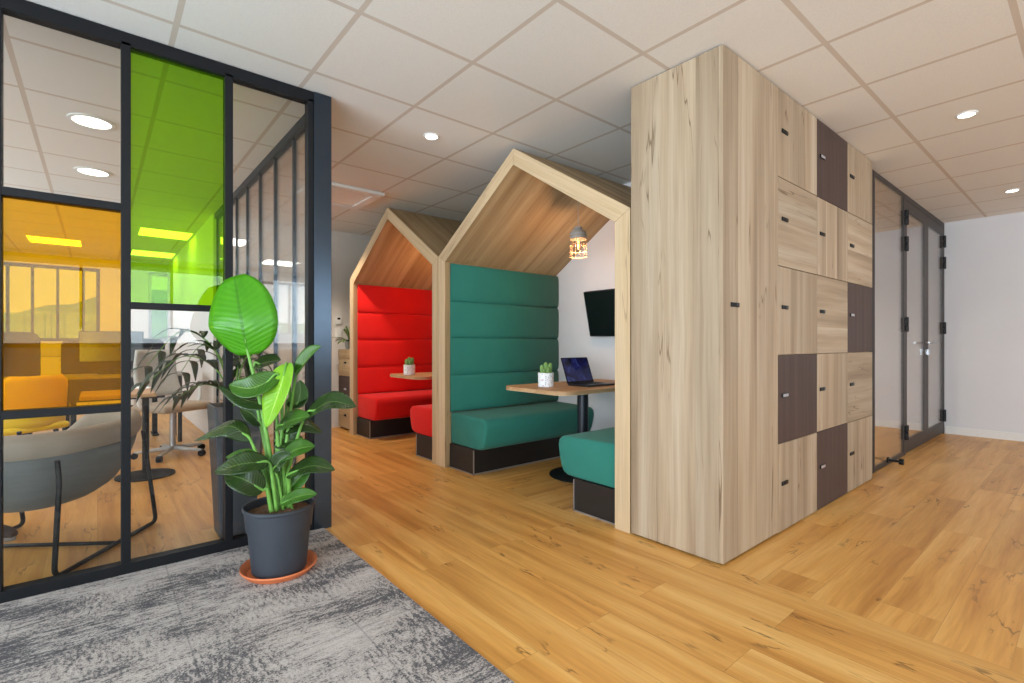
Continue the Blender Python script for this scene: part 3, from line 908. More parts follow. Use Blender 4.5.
# pendant lamps
def pendant(x, y, label):
    zt_ = 2.319
    t = thing('pendant_lamp', label, 'lamp', (x, y, zt_))
    b = B(); lathe(b, [(0.0, 0.0), (0.025, 0.0), (0.025, -0.022), (0, -0.022)], 24); obj('ceiling_rose', b, M['white'], t, smooth=True)
    b = B(); tube(b, [(0, 0, -0.02), (0, 0, 1.995-zt_)], 0.0035, 8); obj('cord', b, M['beige_fab'], t)
    z0 = 1.76-zt_
    b = B(); lathe(b, [(0.012, 0.24), (0.03, 0.238), (0.034, 0.222), (0.058, 0.205), (0.066, 0.185), (0.066, 0.140), (0.060, 0.135), (0.060, 0.185), (0.03, 0.21), (0.012, 0.215)], 32, (0, 0, z0), cap=False)
    obj('socket_cap', b, M['desk'], t, smooth=True)
    b = B()
    for i in range(12):
        a = 2*PI*i/12
        tube(b, [(0.066*math.cos(a), 0.066*math.sin(a), z0+0.15), (0.068*math.cos(a), 0.068*math.sin(a), z0+0.02), (0.07*math.cos(a), 0.07*math.sin(a), z0+0.0)], 0.0016, 5)
    for zz, rr in ((0.0, 0.07), (0.045, 0.068), (0.095, 0.067), (0.14, 0.066), (0.165, 0.0675), (0.19, 0.0665)):
        tube(b, [(rr*math.cos(2*PI*i/32), rr*math.sin(2*PI*i/32), z0+zz) for i in range(32)], 0.0024, 5, closed=True)
    obj('wire_cage', b, M['cage'], t)
    b = B(); lathe(b, [(0.012, 0.155), (0.014, 0.14), (0.03, 0.105), (0.032, 0.085), (0.022, 0.06), (0.0, 0.05)], 20, (0, 0, z0))
    bulb = obj('bulb', b, M['clear'], t, smooth='all')
    b = B()
    tube(b, [(0.006*math.cos(k*1.6), 0.006*math.sin(k*1.6), z0+0.065+k*0.0022) for k in range(30)], 0.0022, 5)
    obj('filament', b, M['filament'], bulb)
    ld = bpy.data.lights.new('pendant_bulb', 'POINT'); ld.energy = PEND_W; ld.color = (1.0, 0.52, 0.22); ld.shadow_soft_size = 0.03
    lo = bpy.data.objects.new('pendant_bulb', ld); COL.objects.link(lo); lo.parent = t; lo.location = (0, 0, z0+0.03)
    return t
PEND_W = 11
pendant(2.985, YGM+0.008, 'wire caged pendant lamp glowing over the green booth table')
pendant(2.985, YRM, 'wire caged pendant lamp hidden behind the oak post in the red booth')

# ------------------------------------------------------------------ drawer cabinet past the red booth, with a plant on it
dc = thing('drawer_cabinet', 'narrow oak cabinet with a dark middle drawer left of the red booth', 'cabinet', (2.62, 5.92, 0))
o_ = Vector((2.62, 5.92, 0))
obj('body', rel(bx(2.372, 2.95, 5.70, 6.155, 0.02, 0.99), o_), M['oak_booth'], dc, grain=(0, 0, 1), bevel=0.001)
obj('plinth', rel(bx(2.39, 2.94, 5.71, 6.15, 0.0, 0.02), o_), M['plinth'], dc)
for i, (z0, z1) in enumerate(((0.022, 0.34), (0.344, 0.66), (0.664, 0.99))):
    d = obj('drawer', rel(bx(2.352, 2.372, 5.702, 6.153, z0, z1), o_), M['brown'] if i == 1 else M['oak_booth'], dc, grain=(0, 1, 0), bevel=0.001)
    if i == 1: d['label'] = 'dark brown drawer'
    k = B(); box(k, 2.34, 2.352, 5.90, 5.955, (z0+z1)/2-0.012, (z0+z1)/2+0.012, bev=0.003)
    obj('lock', rel(k, o_), M['silver'] if i == 1 else M['black'], d)

def blade_mesh(b, path, width, nrm, fold=0.15, prof=None, nu=8, curl=0.0, uvl=None):
    """leaf blade: grid along a smooth path, width profile across; nrm = facing hint"""
    path = [Vector(p) for p in path]
    n = len(path); rows = []
    prof = prof or (lambda u: math.sin(PI*min(1, max(0, u))**0.8)**0.75)
    for i, p in enumerate(path):
        u = i/(n-1)
        t = (path[min(i+1, n-1)]-path[max(i-1, 0)]).normalized()
        s = t.cross(Vector(nrm))
        s = s.normalized() if s.length > 1e-5 else t.orthogonal().normalized()
        nn = s.cross(t).normalized()
        w = max(0.0015, width*0.5*prof(u))
        row = []
        for k in range(nu+1):
            q_ = 2*k/nu-1
            off = nn*(fold*w*(abs(q_)**1.5)) + nn*(curl*w*math.sin(q_*2+u*5))
            v = b.verts.new(p+s*(w*q_)+off)
            row.append((v, (k/nu, u)))
        rows.append(row)
    uvl = b.loops.layers.uv.verify()
    for A, C in zip(rows, rows[1:]):
        for k in range(nu):
            f = b.faces.new((A[k][0], A[k+1][0], C[k+1][0], C[k][0]))
            for lp, uvv in zip(f.loops, (A[k][1], A[k+1][1], C[k+1][1], C[k][1])):
                lp[uvl].uv = uvv

def thick(o, t=0.0012):
    md = o.modifiers.new('solid', 'SOLIDIFY'); md.thickness = t; md.offset = 0
    return o

pp = thing('potted_plant', 'small leafy plant in a pale pot on top of the drawer cabinet', 'plant', (2.425, 5.97, 0.991))
b = B(); lathe(b, [(0, 0), (0.05, 0), (0.065, 0.10), (0.058, 0.10), (0.056, 0.085), (0, 0.085)], 24); obj('pot', b, M['desk'], pp, smooth=True)
b = B(); lathe(b, [(0.0, 0.086), (0.054, 0.086), (0.0, 0.095)], 20); obj('soil', b, M['soil'], pp)
rnd = random.Random(5)
for i in range(18):
    a = rnd.uniform(0, 2*PI); el = rnd.uniform(0.15, 1.3); L = rnd.uniform(0.15, 0.23)
    d_ = Vector((math.cos(a)*math.cos(el), math.sin(a)*math.cos(el), math.sin(el)))
    p0 = Vector((0, 0, 0.09)); p1 = p0+d_*L*0.55; p2 = p1+d_*L*0.5+Vector((0, 0, -0.03)); p3 = p2+d_*L*0.25+Vector((0, 0, -0.035))
    b = B(); blade_mesh(b, smooth_path([p0+d_*0.03, p1, p2, p3], 4), 0.055, (0, 0, 1) if el < 1 else (1, 0, 0.2), 0.2, nu=4)
    thick(obj('leaf', b, M['shrub'], pp, smooth='all'))

# wall controls on the corridor end wall
def wall_box(name, x, z, w, h, label, cat):
    t = thing(name, label, cat, (x, 6.2, z))
    c = obj('plate', bx(-w/2, w/2, -0.022, 0.002, -h/2, h/2, bev=0.004), M['white'], t)
    return t, c
t, c = wall_box('thermostat', 2.365, 1.36, 0.08, 0.10, 'small white wall controller with a dark display left of the red booth', 'controller')
obj('display', bx(-0.018, 0.018, -0.0235, -0.022, 0.005, 0.030), M['black'], c)
t, c = wall_box('light_switch', 2.365, 1.19, 0.075, 0.12, 'white light switch below the wall controller', 'switch')
obj('rocker', bx(-0.024, 0.024, -0.026, -0.022, -0.042, 0.042, bev=0.001), M['white'], c)

# ------------------------------------------------------------------ ceiling fittings
ac = thing('ceiling_air_conditioner', 'white ceiling air conditioner grille above the walkway by the glass partition', 'air conditioner', (1.77, 4.66, H))
b = B()
for (x0, x1, y0, y1) in ((-0.33, 0.33, -0.33, -0.24), (-0.33, 0.33, 0.24, 0.33), (-0.33, -0.24, -0.24, 0.24), (0.24, 0.33, -0.24, 0.24)):
    box(b, x0, x1, y0, y1, -0.032, -0.001)
obj('housing', b, M['white'], ac, bevel=0.006)
b = B()
for k in range(9):
    y0 = -0.235+k*0.053
    prism(b, [(y0, -0.010), (y0+0.036, -0.026), (y0+0.040, -0.022), (y0+0.004, -0.006)], 'x', -0.24, 0.24)
obj('grille', b, M['white'], ac)
obj('backing', bx(-0.24, 0.24, -0.24, 0.24, -0.004, -0.001), M['black'], ac)

def spot(x, y, e, par, size=1.9, color=(1, 0.84, 0.66)):
    ld = bpy.data.lights.new('downlight_beam', 'SPOT'); ld.energy = e; ld.color = color
    ld.spot_size = size; ld.spot_blend = 0.6; ld.shadow_soft_size = 0.04
    lo = bpy.data.objects.new('downlight_beam', ld); COL.objects.link(lo)
    lo.parent = par; lo.location = (0, 0, -0.02)
def downlight(x, y, label, r=0.042, e=12, m_='lamp_w'):
    t = thing('downlight', label, 'ceiling light', (x, y, H))
    b = B(); lathe(b, [(r, -0.001), (r*1.22, -0.001), (r*1.22, -0.006), (r*1.0, -0.009)], 28, cap=False); obj('trim_ring', b, M['white'], t, smooth=True)
    b = B(); lathe(b, [(0, -0.004), (r, -0.004), (r, -0.001), (0, -0.001)], 28); obj('lamp', b, M[m_], t)
    spot(x, y, e, t)
    return t
downlight(1.773, 2.943, 'round recessed downlight above the walkway in front of the green booth')
downlight(4.173, 0.543, 'round recessed downlight above the floor in front of the lockers')
downlight(6.573, 0.543, 'round recessed downlight nearest the far white wall')
downlight(1.773, 5.343, 'unseen downlight added behind the end post of the partition to brighten the walkway', e=110)  # added out of sight to lift the dark far walkway and ceiling
downlight(-0.027, 4.143, 'large round ceiling light behind the glass partition, the nearer of two', 0.10, 45, 'lamp_round')
downlight(-0.027, 5.343, 'large round ceiling light behind the glass partition, the farther of two', 0.10, 45, 'lamp_round')
def led_panel(x, y, label):  # square luminaire
    t = thing('ceiling_light', label, 'ceiling light', (x, y, H))
    b = B(); box(b, -0.29, 0.29, -0.29, -0.27, -0.012, -0.001); box(b, -0.29, 0.29, 0.27, 0.29, -0.012, -0.001); box(b, -0.29, -0.27, -0.27, 0.27, -0.012, -0.001); box(b, 0.27, 0.29, -0.27, 0.27, -0.012, -0.001)
    obj('frame', b, M['white'], t)
    obj('diffuser', bx(-0.27, 0.27, -0.27, 0.27, -0.008, -0.001), M['lamp_panel'], t)
    return t
led_panel(0.68, 7.743, 'square ceiling light panel seen through the green pane, the nearer of two')
led_panel(0.68, 9.60, 'square ceiling light panel seen through the green pane, the farther of two')
led_panel(-0.45, 9.26, 'square ceiling light panel seen through the amber pane')
mp = led_panel(5.973, 3.0, 'unseen square light panel added to brighten the room behind the glass doors')
spot(5.973, 3.0, 150, mp, 2.6, (1, 0.95, 0.9))  # panel and beam added out of sight to light this room

# ------------------------------------------------------------------ big plant in front of the partition
PX, PY = 0.655, 2.445
PD = Vector((PX, PY, 0)).dot(FW)
PO = Vector((PX, PY, 0.0))
b = B(); lathe(b, [(0, 0.008), (0.120, 0.0125), (0.134, 0.0135), (0.156, 0.036), (0.164, 0.040), (0.165, 0.033), (0.142, 0.0075), (0, 0.0075)], 48, (PX, PY, 0))
sc = obj('plant_saucer', b, M['terracotta'], smooth=True)
tag(sc, 'round terracotta saucer on the carpet under the large plant pot', 'saucer')
pl = thing('bird_of_paradise_plant', 'large green paddle leaved plant in an anthracite pot on the carpet edge', 'plant', (PX, PY, 0.0125))
po = Vector((PX, PY, 0.0125))
b = B(); lathe(b, [(0, 0.0), (0.112, 0.0), (0.118, 0.006), (0.134, 0.195), (0.141, 0.197), (0.150, 0.285), (0.156, 0.290), (0.156, 0.302), (0.150, 0.304), (0.146, 0.300), (0.144, 0.262), (0, 0.262)], 48)
obj('pot', b, M['pot'], pl, smooth=True)
b = B(); rnd = random.Random(11)
lathe(b, [(0.0, 0.278), (0.05, 0.279), (0.10, 0.275), (0.13, 0.270), (0.145, 0.263)], 40, cap=False)
bmesh.ops.subdivide_edges(b, edges=b.edges[:], cuts=1)
for v in b.verts:
    v.co.z += rnd.uniform(-0.004, 0.006)
obj('soil', b, M['soil'], pl)

CAMN = -FW
def leaf(base, tip, wid, mat, mid=None, db=0.0, dt=0.0, dm=None, hint=None, fold=0.25, stem=None, foot=(0, 0), prof=None, curl=0.0, r=0.011, nu=10):
    """base/tip/mid are photo pixels, db/dt/dm the depth offset from the pot centre"""
    p0 = P(base[0], base[1], PD+db)-po; p1 = P(tip[0], tip[1], PD+dt)-po
    if mid: pm = P(mid[0], mid[1], PD+(dm if dm is not None else (db+dt)/2))-po
    else: pm = (p0+p1)/2+Vector((0, 0, 0.01))
    path = smooth_path([p0, pm, p1], 9)
    b = B(); blade_mesh(b, path, wid, hint or (CAMN+Vector((0, 0, 0.6))), fold, prof, nu, curl)
    lf = thick(obj('leaf', b, M[mat], pl, smooth='all'))
    f = Vector((foot[0], foot[1], 0.27))
    pts = [f]
    if stem:
        for sx, sy, dd in stem: pts.append(P(sx, sy, PD+dd)-po)
    else:
        pts.append(f*0.45+p0*0.55+Vector((0, 0, 0.05)))
    d0 = (path[1]-path[0]).normalized()
    pts.append(p0); pts.append(path[4])
    sm = smooth_path(pts, 6)
    nn_ = len(sm)
    rr = [r*(1-0.62*i/(nn_-1)) for i in range(nn_)]
    b = B(); tube(b, sm, rr, 8)
    obj('stalk', b, M['stalk'], lf, smooth='all')
    return lf
oval = lambda u: (max(0.0, math.sin(PI*(u*0.96+0.02))))**0.42
egg = lambda u: (max(0.0, math.sin(PI*(min(1, u+0.015))**0.78)))**0.62
lance = lambda u: (max(0.0, math.sin(PI*(min(1, u+0.01))**0.85)))**0.9
# the tall back-lit leaf
leaf((248.5, 355), (234, 276), 0.30, 'leaf_bright', mid=(241, 318), db=-0.02, dm=-0.06, dt=0.03, hint=CAMN+RT*0.15, fold=-0.16, prof=oval, stem=[(272, 468, 0.0), (262, 410, -0.01)], foot=(0.0, -0.01), r=0.013, curl=0.03)
# slim half-rolled leaf to the upper right
leaf((296, 376), (321, 346), 0.10, 'leaf_mid', mid=(309, 358), db=0.02, dt=-0.02, hint=CAMN+RT*-0.6+UP*0.8, fold=0.5, prof=egg, stem=[(284, 470, 0.02), (290, 415, 0.03)], foot=(0.03, 0.02))
# bright hanging leaf in the middle
leaf((287, 364), (266, 428), 0.165, 'leaf_yellow', mid=(279, 392), db=0.03, dm=-0.05, dt=-0.04, hint=CAMN-RT*0.4+UP*0.35, fold=0.3, prof=egg, stem=[(283, 470, 0.05), (290, 405, 0.07)], foot=(0.02, 0.04))
# dark glossy leaf reaching right
leaf((304, 418), (356, 407), 0.125, 'leaf', mid=(330, 402), db=-0.02, dm=-0.07, dt=-0.08, hint=UP+CAMN*0.75, fold=0.2, prof=egg, stem=[(287, 478, 0.0)], foot=(0.03, -0.01))
# boat shaped leaf below the tall one
leaf((279, 376), (229, 385), 0.115, 'leaf_mid', mid=(252, 388), db=0.0, dm=-0.06, dt=-0.05, hint=CAMN+UP*0.5, fold=0.35, prof=egg, stem=[(276, 480, 0.0), (282, 425, 0.02)], foot=(0.01, 0.0))
leaf((276, 402), (219, 386), 0.10, 'leaf', mid=(249, 401), db=0.02, dm=-0.02, dt=-0.02, hint=UP+CAMN*0.55, fold=-0.2, prof=egg, stem=[(277, 476, 0.02)], foot=(0.0, 0.03))
# arching leaf on the left with a drooping tip
leaf((251, 441), (194, 441), 0.105, 'leaf', mid=(229, 426), db=-0.06, dm=-0.09, dt=-0.05, hint=UP+CAMN*0.8, fold=-0.25, prof=lance, stem=[(265, 478, -0.03)], foot=(-0.03, -0.02))
# low leaves on the left
leaf((268, 462), (214, 472), 0.125, 'leaf', mid=(242, 464), db=-0.06, dm=-0.12, dt=-0.10, hint=UP+CAMN*0.9, fold=0.2, prof=egg, foot=(-0.02, -0.03))
leaf((263, 490), (225, 474), 0.120, 'leaf', mid=(243, 479), db=-0.08, dm=-0.13, dt=-0.10, hint=UP*0.8+CAMN, fold=0.25, prof=egg, foot=(-0.04, -0.03))
leaf((259, 462), (226, 457), 0.085, 'leaf_mid', mid=(243, 456), db=0.0, dt=0.03, hint=UP+CAMN*0.7, fold=0.2, prof=egg, foot=(-0.02, 0.02))
# right hand lower leaves
leaf((288, 475), (335, 470), 0.110, 'leaf', mid=(311, 466), db=-0.04, dm=-0.08, dt=-0.06, hint=UP+CAMN*0.7, fold=0.2, prof=egg, foot=(0.04, -0.02))
leaf((281, 503), (317, 494), 0.075, 'leaf_mid', mid=(300, 496), db=-0.08, dm=-0.12, dt=-0.11, hint=UP+CAMN*0.9, fold=0.25, prof=egg, foot=(0.05, -0.04), r=0.006)
leaf((277, 428), (310, 416), 0.115, 'leaf_mid', mid=(293, 420), db=0.0, dm=-0.05, dt=-0.06, hint=CAMN*0.8+UP, fold=0.25, prof=egg, foot=(0.02, 0.02))
leaf((281, 458), (315, 446), 0.105, 'leaf_mid', mid=(298, 449), db=-0.03, dm=-0.07, dt=-0.05, hint=CAMN*0.9+UP, fold=0.25, prof=egg, foot=(0.03, 0.0))
leaf((276, 440), (304, 440), 0.10, 'leaf', mid=(290, 441), db=0.05, dm=0.02, dt=0.04, hint=CAMN+UP*0.7, fold=0.3, prof=egg, foot=(0.01, 0.04))
leaf((254, 366), (281, 360), 0.12, 'leaf', mid=(268, 362), db=0.06, dt=0.07, hint=CAMN*0.6+UP, fold=0.2, prof=egg, stem=[(270, 470, 0.06), (258, 410, 0.07)], foot=(-0.01, 0.05))
leaf((287, 402), (308, 396), 0.08, 'leaf', mid=(298, 401), db=0.06, dt=0.08, hint=CAMN+UP*0.5, fold=0.3, prof=egg, foot=(0.03, 0.05))
leaf((271, 484), (256, 452), 0.09, 'leaf', mid=(262, 466), db=0.03, dt=0.05, hint=CAMN+UP*0.4, fold=0.25, prof=egg, foot=(-0.02, 0.03), r=0.006)
leaf((262, 425), (240, 408), 0.085, 'leaf', mid=(252, 414), db=0.06, dt=0.09, hint=CAMN+UP*0.7, fold=0.3, prof=egg, foot=(-0.02, 0.05))
leaf((284, 430), (322, 432), 0.10, 'leaf', mid=(304, 424), db=0.04, dm=0.03, dt=0.06, hint=UP+CAMN*0.6, fold=-0.2, prof=egg, foot=(0.03, 0.04))
leaf((296, 408), (300, 380), 0.075, 'leaf_mid', mid=(300, 394), db=0.06, dt=0.08, hint=CAMN+RT*0.5, fold=0.35, prof=egg, foot=(0.03, 0.05))
leaf((273, 470), (290, 455), 0.085, 'leaf', mid=(281, 460), db=-0.05, dt=-0.08, hint=CAMN+UP*0.5, fold=0.3, prof=egg, foot=(0.01, -0.03), r=0.007)
leaf((290, 488), (311, 466), 0.09, 'leaf_mid', mid=(301, 476), db=0.02, dt=0.04, hint=CAMN+UP*0.4, fold=0.25, prof=egg, foot=(0.04, 0.02), r=0.006)
# ------------------------------------------------------------------ office behind the partition
# tub armchair on a sled frame
ch = thing('tub_armchair', 'grey upholstered tub armchair on a black sled frame behind the glass', 'chair', (-0.235, 3.49, 0))
co_ = Vector((-0.235, 3.49, 0))
SA = Vector((0.581, 0.814, 0)); TA = Vector((-0.814, 0.581, 0))     # fore-aft and sideways axes
def CL(s_, t_, z): return SA*s_+TA*t_+Vector((0, 0, z))
def shell(bm, rows, seg=48, ex=3.0, cap_first=True, low=0.20):
    rings = []
    for hs, ht, z, off in rows:
        ring = []
        for k in range(seg):
            a = 2*PI*k/seg
            c, s = math.cos(a), math.sin(a)
            cs = math.copysign(abs(c)**(2/ex), c); ss = math.copysign(abs(s)**(2/ex), s)
            zz = z+off*max(0, cs)**2
            u_ = min(1.0, max(0.0, (ss+0.1)/0.9)); u_ = u_*u_*(3-2*u_)
            zz -= low*u_*max(0.0, (z-0.30)/0.35)
            ring.append(bm.verts.new(CL(hs*cs, ht*ss, zz)))
        rings.append(ring)
    for A, C in zip(rings, rings[1:]):
        for k in range(seg): bm.faces.new((A[k], A[(k+1) % seg], C[(k+1) % seg], C[k]))
    if cap_first: bm.faces.new(rings[0][::-1])
    bm.faces.new(rings[-1])
    bmesh.ops.recalc_face_normals(bm, faces=bm.faces[:])
b = B()
shell(b, [(0.17, 0.16, 0.262, 0.05), (0.25, 0.23, 0.272, 0.09), (0.32, 0.29, 0.315, 0.11), (0.365, 0.325, 0.385, 0.11), (0.392, 0.345, 0.47, 0.07), (0.405, 0.355, 0.545, 0.03),
          (0.375, 0.325, 0.545, 0.03), (0.33, 0.285, 0.45, 0.0), (0.30, 0.255, 0.43, 0)])
obj('shell', b, M['grey_fab'], ch, smooth='all')
b = B()
shell(b, [(0.408, 0.358, 0.540, 0.03), (0.420, 0.370, 0.565, 0.03), (0.424, 0.374, 0.605, 0.03), (0.414, 0.362, 0.640, 0.035), (0.390, 0.338, 0.652, 0.035), (0.362, 0.312, 0.640, 0.035), (0.350, 0.300, 0.60, 0.03), (0.352, 0.302, 0.545, 0.03)], cap_first=False)
bmesh.ops.delete(b, geom=[f for f in b.faces if len(f.verts) > 4], context='FACES')
obj('armrest', b, M['beige_fab'], ch, smooth='all')
b = B(); shell(b, [(0.27, 0.225, 0.432, 0), (0.292, 0.247, 0.445, 0), (0.292, 0.247, 0.475, 0), (0.26, 0.215, 0.492, 0)], low=0.0)
obj('seat_cushion', b, M['beige_fab'], ch, smooth='all')
b = B()
for sd_ in (-1, 1):
    tt = sd_*0.355
    tube(b, corner_path([CL(-0.33, sd_*0.352, 0.53), CL(-0.345, tt*1.05, 0.44), CL(-0.365, tt*1.03, 0.013), CL(0.352, tt*1.03, 0.013), CL(0.335, tt*1.03, 0.10), CL(0.285, sd_*0.335, 0.56)], 0.05, 6), 0.011, 10)
tube(b, corner_path([CL(0.03, -0.365, 0.013), CL(0.03, 0.365, 0.013)], 0.04), 0.010, 8)
obj('sled_frame', b, M['black'], ch, smooth='all')

# yellow chair
def shell_chair(name, label, cat, loc, rz, fab, frame):
    t = thing(name, label, cat, loc, rz)
    b = B(); prof = []
    for k in range(9):   # curved backrest
        a = -1+2*k/8
        prof.append((0.24*a, 0.22-0.05*(1-a*a)*0+(-0.06*a*a)))
    for i in range(8):
        pass
    nx_, nz_ = 12, 10; rows = []
    for j in range(nz_+1):
        v_ = j/nz_; row = []
        hw = 0.225*(1-0.10*v_)*(1 if v_ < 0.85 else math.sqrt(max(0.05, 1-((v_-0.85)/0.16)**2*0.45)))
        for i in range(nx_+1):
            a = -1+2*i/nx_
            row.append(b.verts.new((hw*a, 0.20+0.06*v_-0.07*a*a, 0.47+0.36*v_)))
        rows.append(row)
    for A, C in zip(rows, rows[1:]):
        for i in range(nx_): b.faces.new((A[i], A[i+1], C[i+1], C[i]))
    o = obj('backrest', b, fab, t, smooth='all'); md = o.modifiers.new('solid', 'SOLIDIFY'); md.thickness = 0.035; md.offset = 0
    b = bx(-0.225, 0.225, -0.22, 0.21, 0.43, 0.48, bev=0.022, seg=3); obj('seat', b, fab, t, smooth='all')
    for sx in (-1, 1):
        for sy in (-1, 1):
            b = B(); tube(b, [(sx*0.16, sy*0.15, 0.435), (sx*0.215, sy*0.205, 0.0)], [0.016, 0.011], 10); obj('leg', b, frame, t, smooth=True)
    return t
shell_chair('visitor_chair', 'yellow upholstered chair behind the amber pane at left edge', 'chair', (-0.46, 5.0, 0), 3.8, M['yellow_fab'], M['steel_dark'])

# low pedestal table behind the tub chair
pt = thing('side_table', 'small wooden topped table on a dark pedestal seen through the clear lower pane', 'table', (0.30, 4.90, 0))
b = B(); lathe(b, [(0, 0.0), (0.20, 0.0), (0.20, 0.010), (0.04, 0.022), (0, 0.022)], 32); obj('base', b, M['black'], pt, smooth=True)
b = B(); tube(b, [(0, 0, 0.02), (0, 0, 0.655)], 0.024, 14); obj('column', b, M['black'], pt, smooth=True)
b = bx(-0.40, 0.05, -0.30, 0.25, 0.655, 0.682, bev=0.006); obj('tabletop', b, M['oak_table'], pt, grain=(1, 0, 0))

# desks with screens behind
def desk(x0, x1, y0, y1, label, glabel=None):
    t = thing('desk', label, 'desk', ((x0+x1)/2, (y0+y1)/2, 0))
    w_, d_ = (x1-x0)/2, (y1-y0)/2
    obj('desktop', bx(-w_, w_, -d_, d_, 0.715, 0.74, bev=0.003), M['desk'], t)
    for sx in (-1, 1):
        b = B()
        tube(b, corner_path([(sx*(w_-0.06), -d_+0.06, 0.0), (sx*(w_-0.06), -d_+0.06, 0.705), (sx*(w_-0.06), d_-0.06, 0.705), (sx*(w_-0.06), d_-0.06, 0.0)], 0.03), 0.02, 8)
        obj('leg_frame', b, M['black'], t, smooth=True)
    return t
def divider(x0, x1, y, z1, label):
    t = thing('desk_divider', label, 'desk divider', ((x0+x1)/2, y, 0))
    w_ = (x1-x0)/2; r = 0.09; pts = [(-w_, 0.42)]
    for k in range(7):
        a = PI-PI/2*k/6; pts.append((-w_+r+r*math.cos(a), z1-r+r*math.sin(a)))
    for k in range(7):
        a = PI/2-PI/2*k/6; pts.append((w_-r+r*math.cos(a), z1-r+r*math.sin(a)))
    pts.append((w_, 0.42))
    b = B(); prism(b, pts, 'y', -0.018, 0.018); obj('panel', b, M['dark_fab'], t, bevel=0.006)
    for sx in (-1, 1):
        b = B(); box(b, sx*(w_-0.10)-0.025, sx*(w_-0.10)+0.025, -0.03, 0.03, 0.0, 0.44); box(b, sx*(w_-0.10)-0.03, sx*(w_-0.10)+0.03, -0.16, 0.16, 0.0, 0.015)
        obj('foot', b, M['black'], t)
    return t
desk(-1.75, -0.45, 6.05, 6.75, 'grey office desk behind the amber pane, left of two')
desk(-0.30, 0.75, 6.30, 6.90, 'grey office desk behind the partition, right of two')
divider(-1.75, -0.45, 6.95, 1.18, 'tall charcoal desk divider behind the amber pane')
divider(-0.30, 0.62, 7.10, 1.12, 'lower charcoal desk divider below the green pane')
def monitor(x, y, rz, label):
    t = thing('monitor', label, 'monitor', (x, y, 0.741), rz)
    c = obj('casing', bx(-0.27, 0.27, -0.015, 0.015, 0.12, 0.45, bev=0.004), M['black'], t)
    obj('screen', bx(-0.26, 0.26, -0.0165, -0.015, 0.135, 0.44), M['black_gloss'], c)
    b = B(); box(b, -0.02, 0.02, 0.015, 0.035, 0.0, 0.30); box(b, -0.11, 0.11, -0.07, 0.10, 0.0, 0.012, bev=0.003)
    obj('stand', b, M['black'], t)
    return t
monitor(-1.05, 6.52, 0.1, 'black computer monitor on the left desk behind the amber pane')
monitor(0.12, 6.66, -0.15, 'black computer monitor on the right desk below the green pane')

# white task chair
tk = thing('task_chair', 'pale office chair on castors standing behind the tall grey planter', 'chair', (0.55, 5.62, 0), 0.5)
b = B()
for k in range(5):
    a = 2*PI*k/5
    tube(b, [(0, 0, 0.075), (0.29*math.cos(a), 0.29*math.sin(a), 0.055)], [0.022, 0.014], 8)
obj('star_base', b, M['chair_grey'], tk, smooth=True)
for k in range(5):
    a = 2*PI*k/5
    b = B(); x_, y_ = 0.29*math.cos(a), 0.29*math.sin(a)
    tube(b, [(x_-0.02*math.sin(a), y_+0.02*math.cos(a), 0.028), (x_+0.02*math.sin(a), y_-0.02*math.cos(a), 0.028)], 0.028, 14)
    obj('castor', b, M['black'], tk, smooth=True)
b = B(); tube(b, [(0, 0, 0.07), (0, 0, 0.43)], [0.028, 0.022], 12); obj('gas_lift', b, M['alu'], tk, smooth=True)
b = bx(-0.24, 0.24, -0.24, 0.22, 0.43, 0.50, bev=0.03, seg=3); obj('seat', b, M['beige_fab'], tk, smooth='all')
b = B(); rows = []
for j in range(11):
    v_ = j/10; hw = 0.21*(1-0.12*v_)
    rows.append([b.verts.new((hw*(-1+2*i/10), 0.22+0.06*v_-0.06*(-1+2*i/10)**2+0.04*math.sin(v_*PI), 0.56+0.44*v_)) for i in range(11)])
for A, C in zip(rows, rows[1:]):
    for i in range(10): b.faces.new((A[i], A[i+1], C[i+1], C[i]))
o = obj('backrest', b, M['chair_grey'], tk, smooth='all'); md = o.modifiers.new('solid', 'SOLIDIFY'); md.thickness = 0.025; md.offset = 0
for sx in (-1, 1):
    b = B(); tube(b, corner_path([(sx*0.20, 0.02, 0.45), (sx*0.29, 0.02, 0.50), (sx*0.29, 0.02, 0.66), (sx*0.29, 0.10, 0.66), (sx*0.29, -0.14, 0.665)], 0.03), 0.016, 8)
    obj('armrest', b, M['white'], tk, smooth=True)

# long white cupboards under the windows
def cupboard(x0, x1, label):
    t = thing('cupboard', label, 'cupboard', ((x0+x1)/2, 10.55, 0))
    w_ = (x1-x0)/2
    obj('body', bx(-w_, w_, -0.20, 0.22, 0.03, 0.86), M['desk'], t)
    obj('plinth', bx(-w_+0.01, w_-0.01, -0.18, 0.21, 0.0, 0.03), M['plinth'], t)
    n = 2
    for k in range(n):
        a = -w_+2*w_*k/n
        d = obj('door', bx(a+0.003, a+2*w_/n-0.003, -0.22, -0.20, 0.035, 0.855), M['white'], t)
        obj('handle', bx(a+w_/n-0.05, a+w_/n+0.05, -0.232, -0.22, 0.80, 0.812), M['alu'], d)
    return t
cupboard(-1.9, -0.72, 'low white cupboard under the office window, behind the amber pane')
cupboard(-0.70, 0.48, 'low white cupboard under the office window, right of the other')

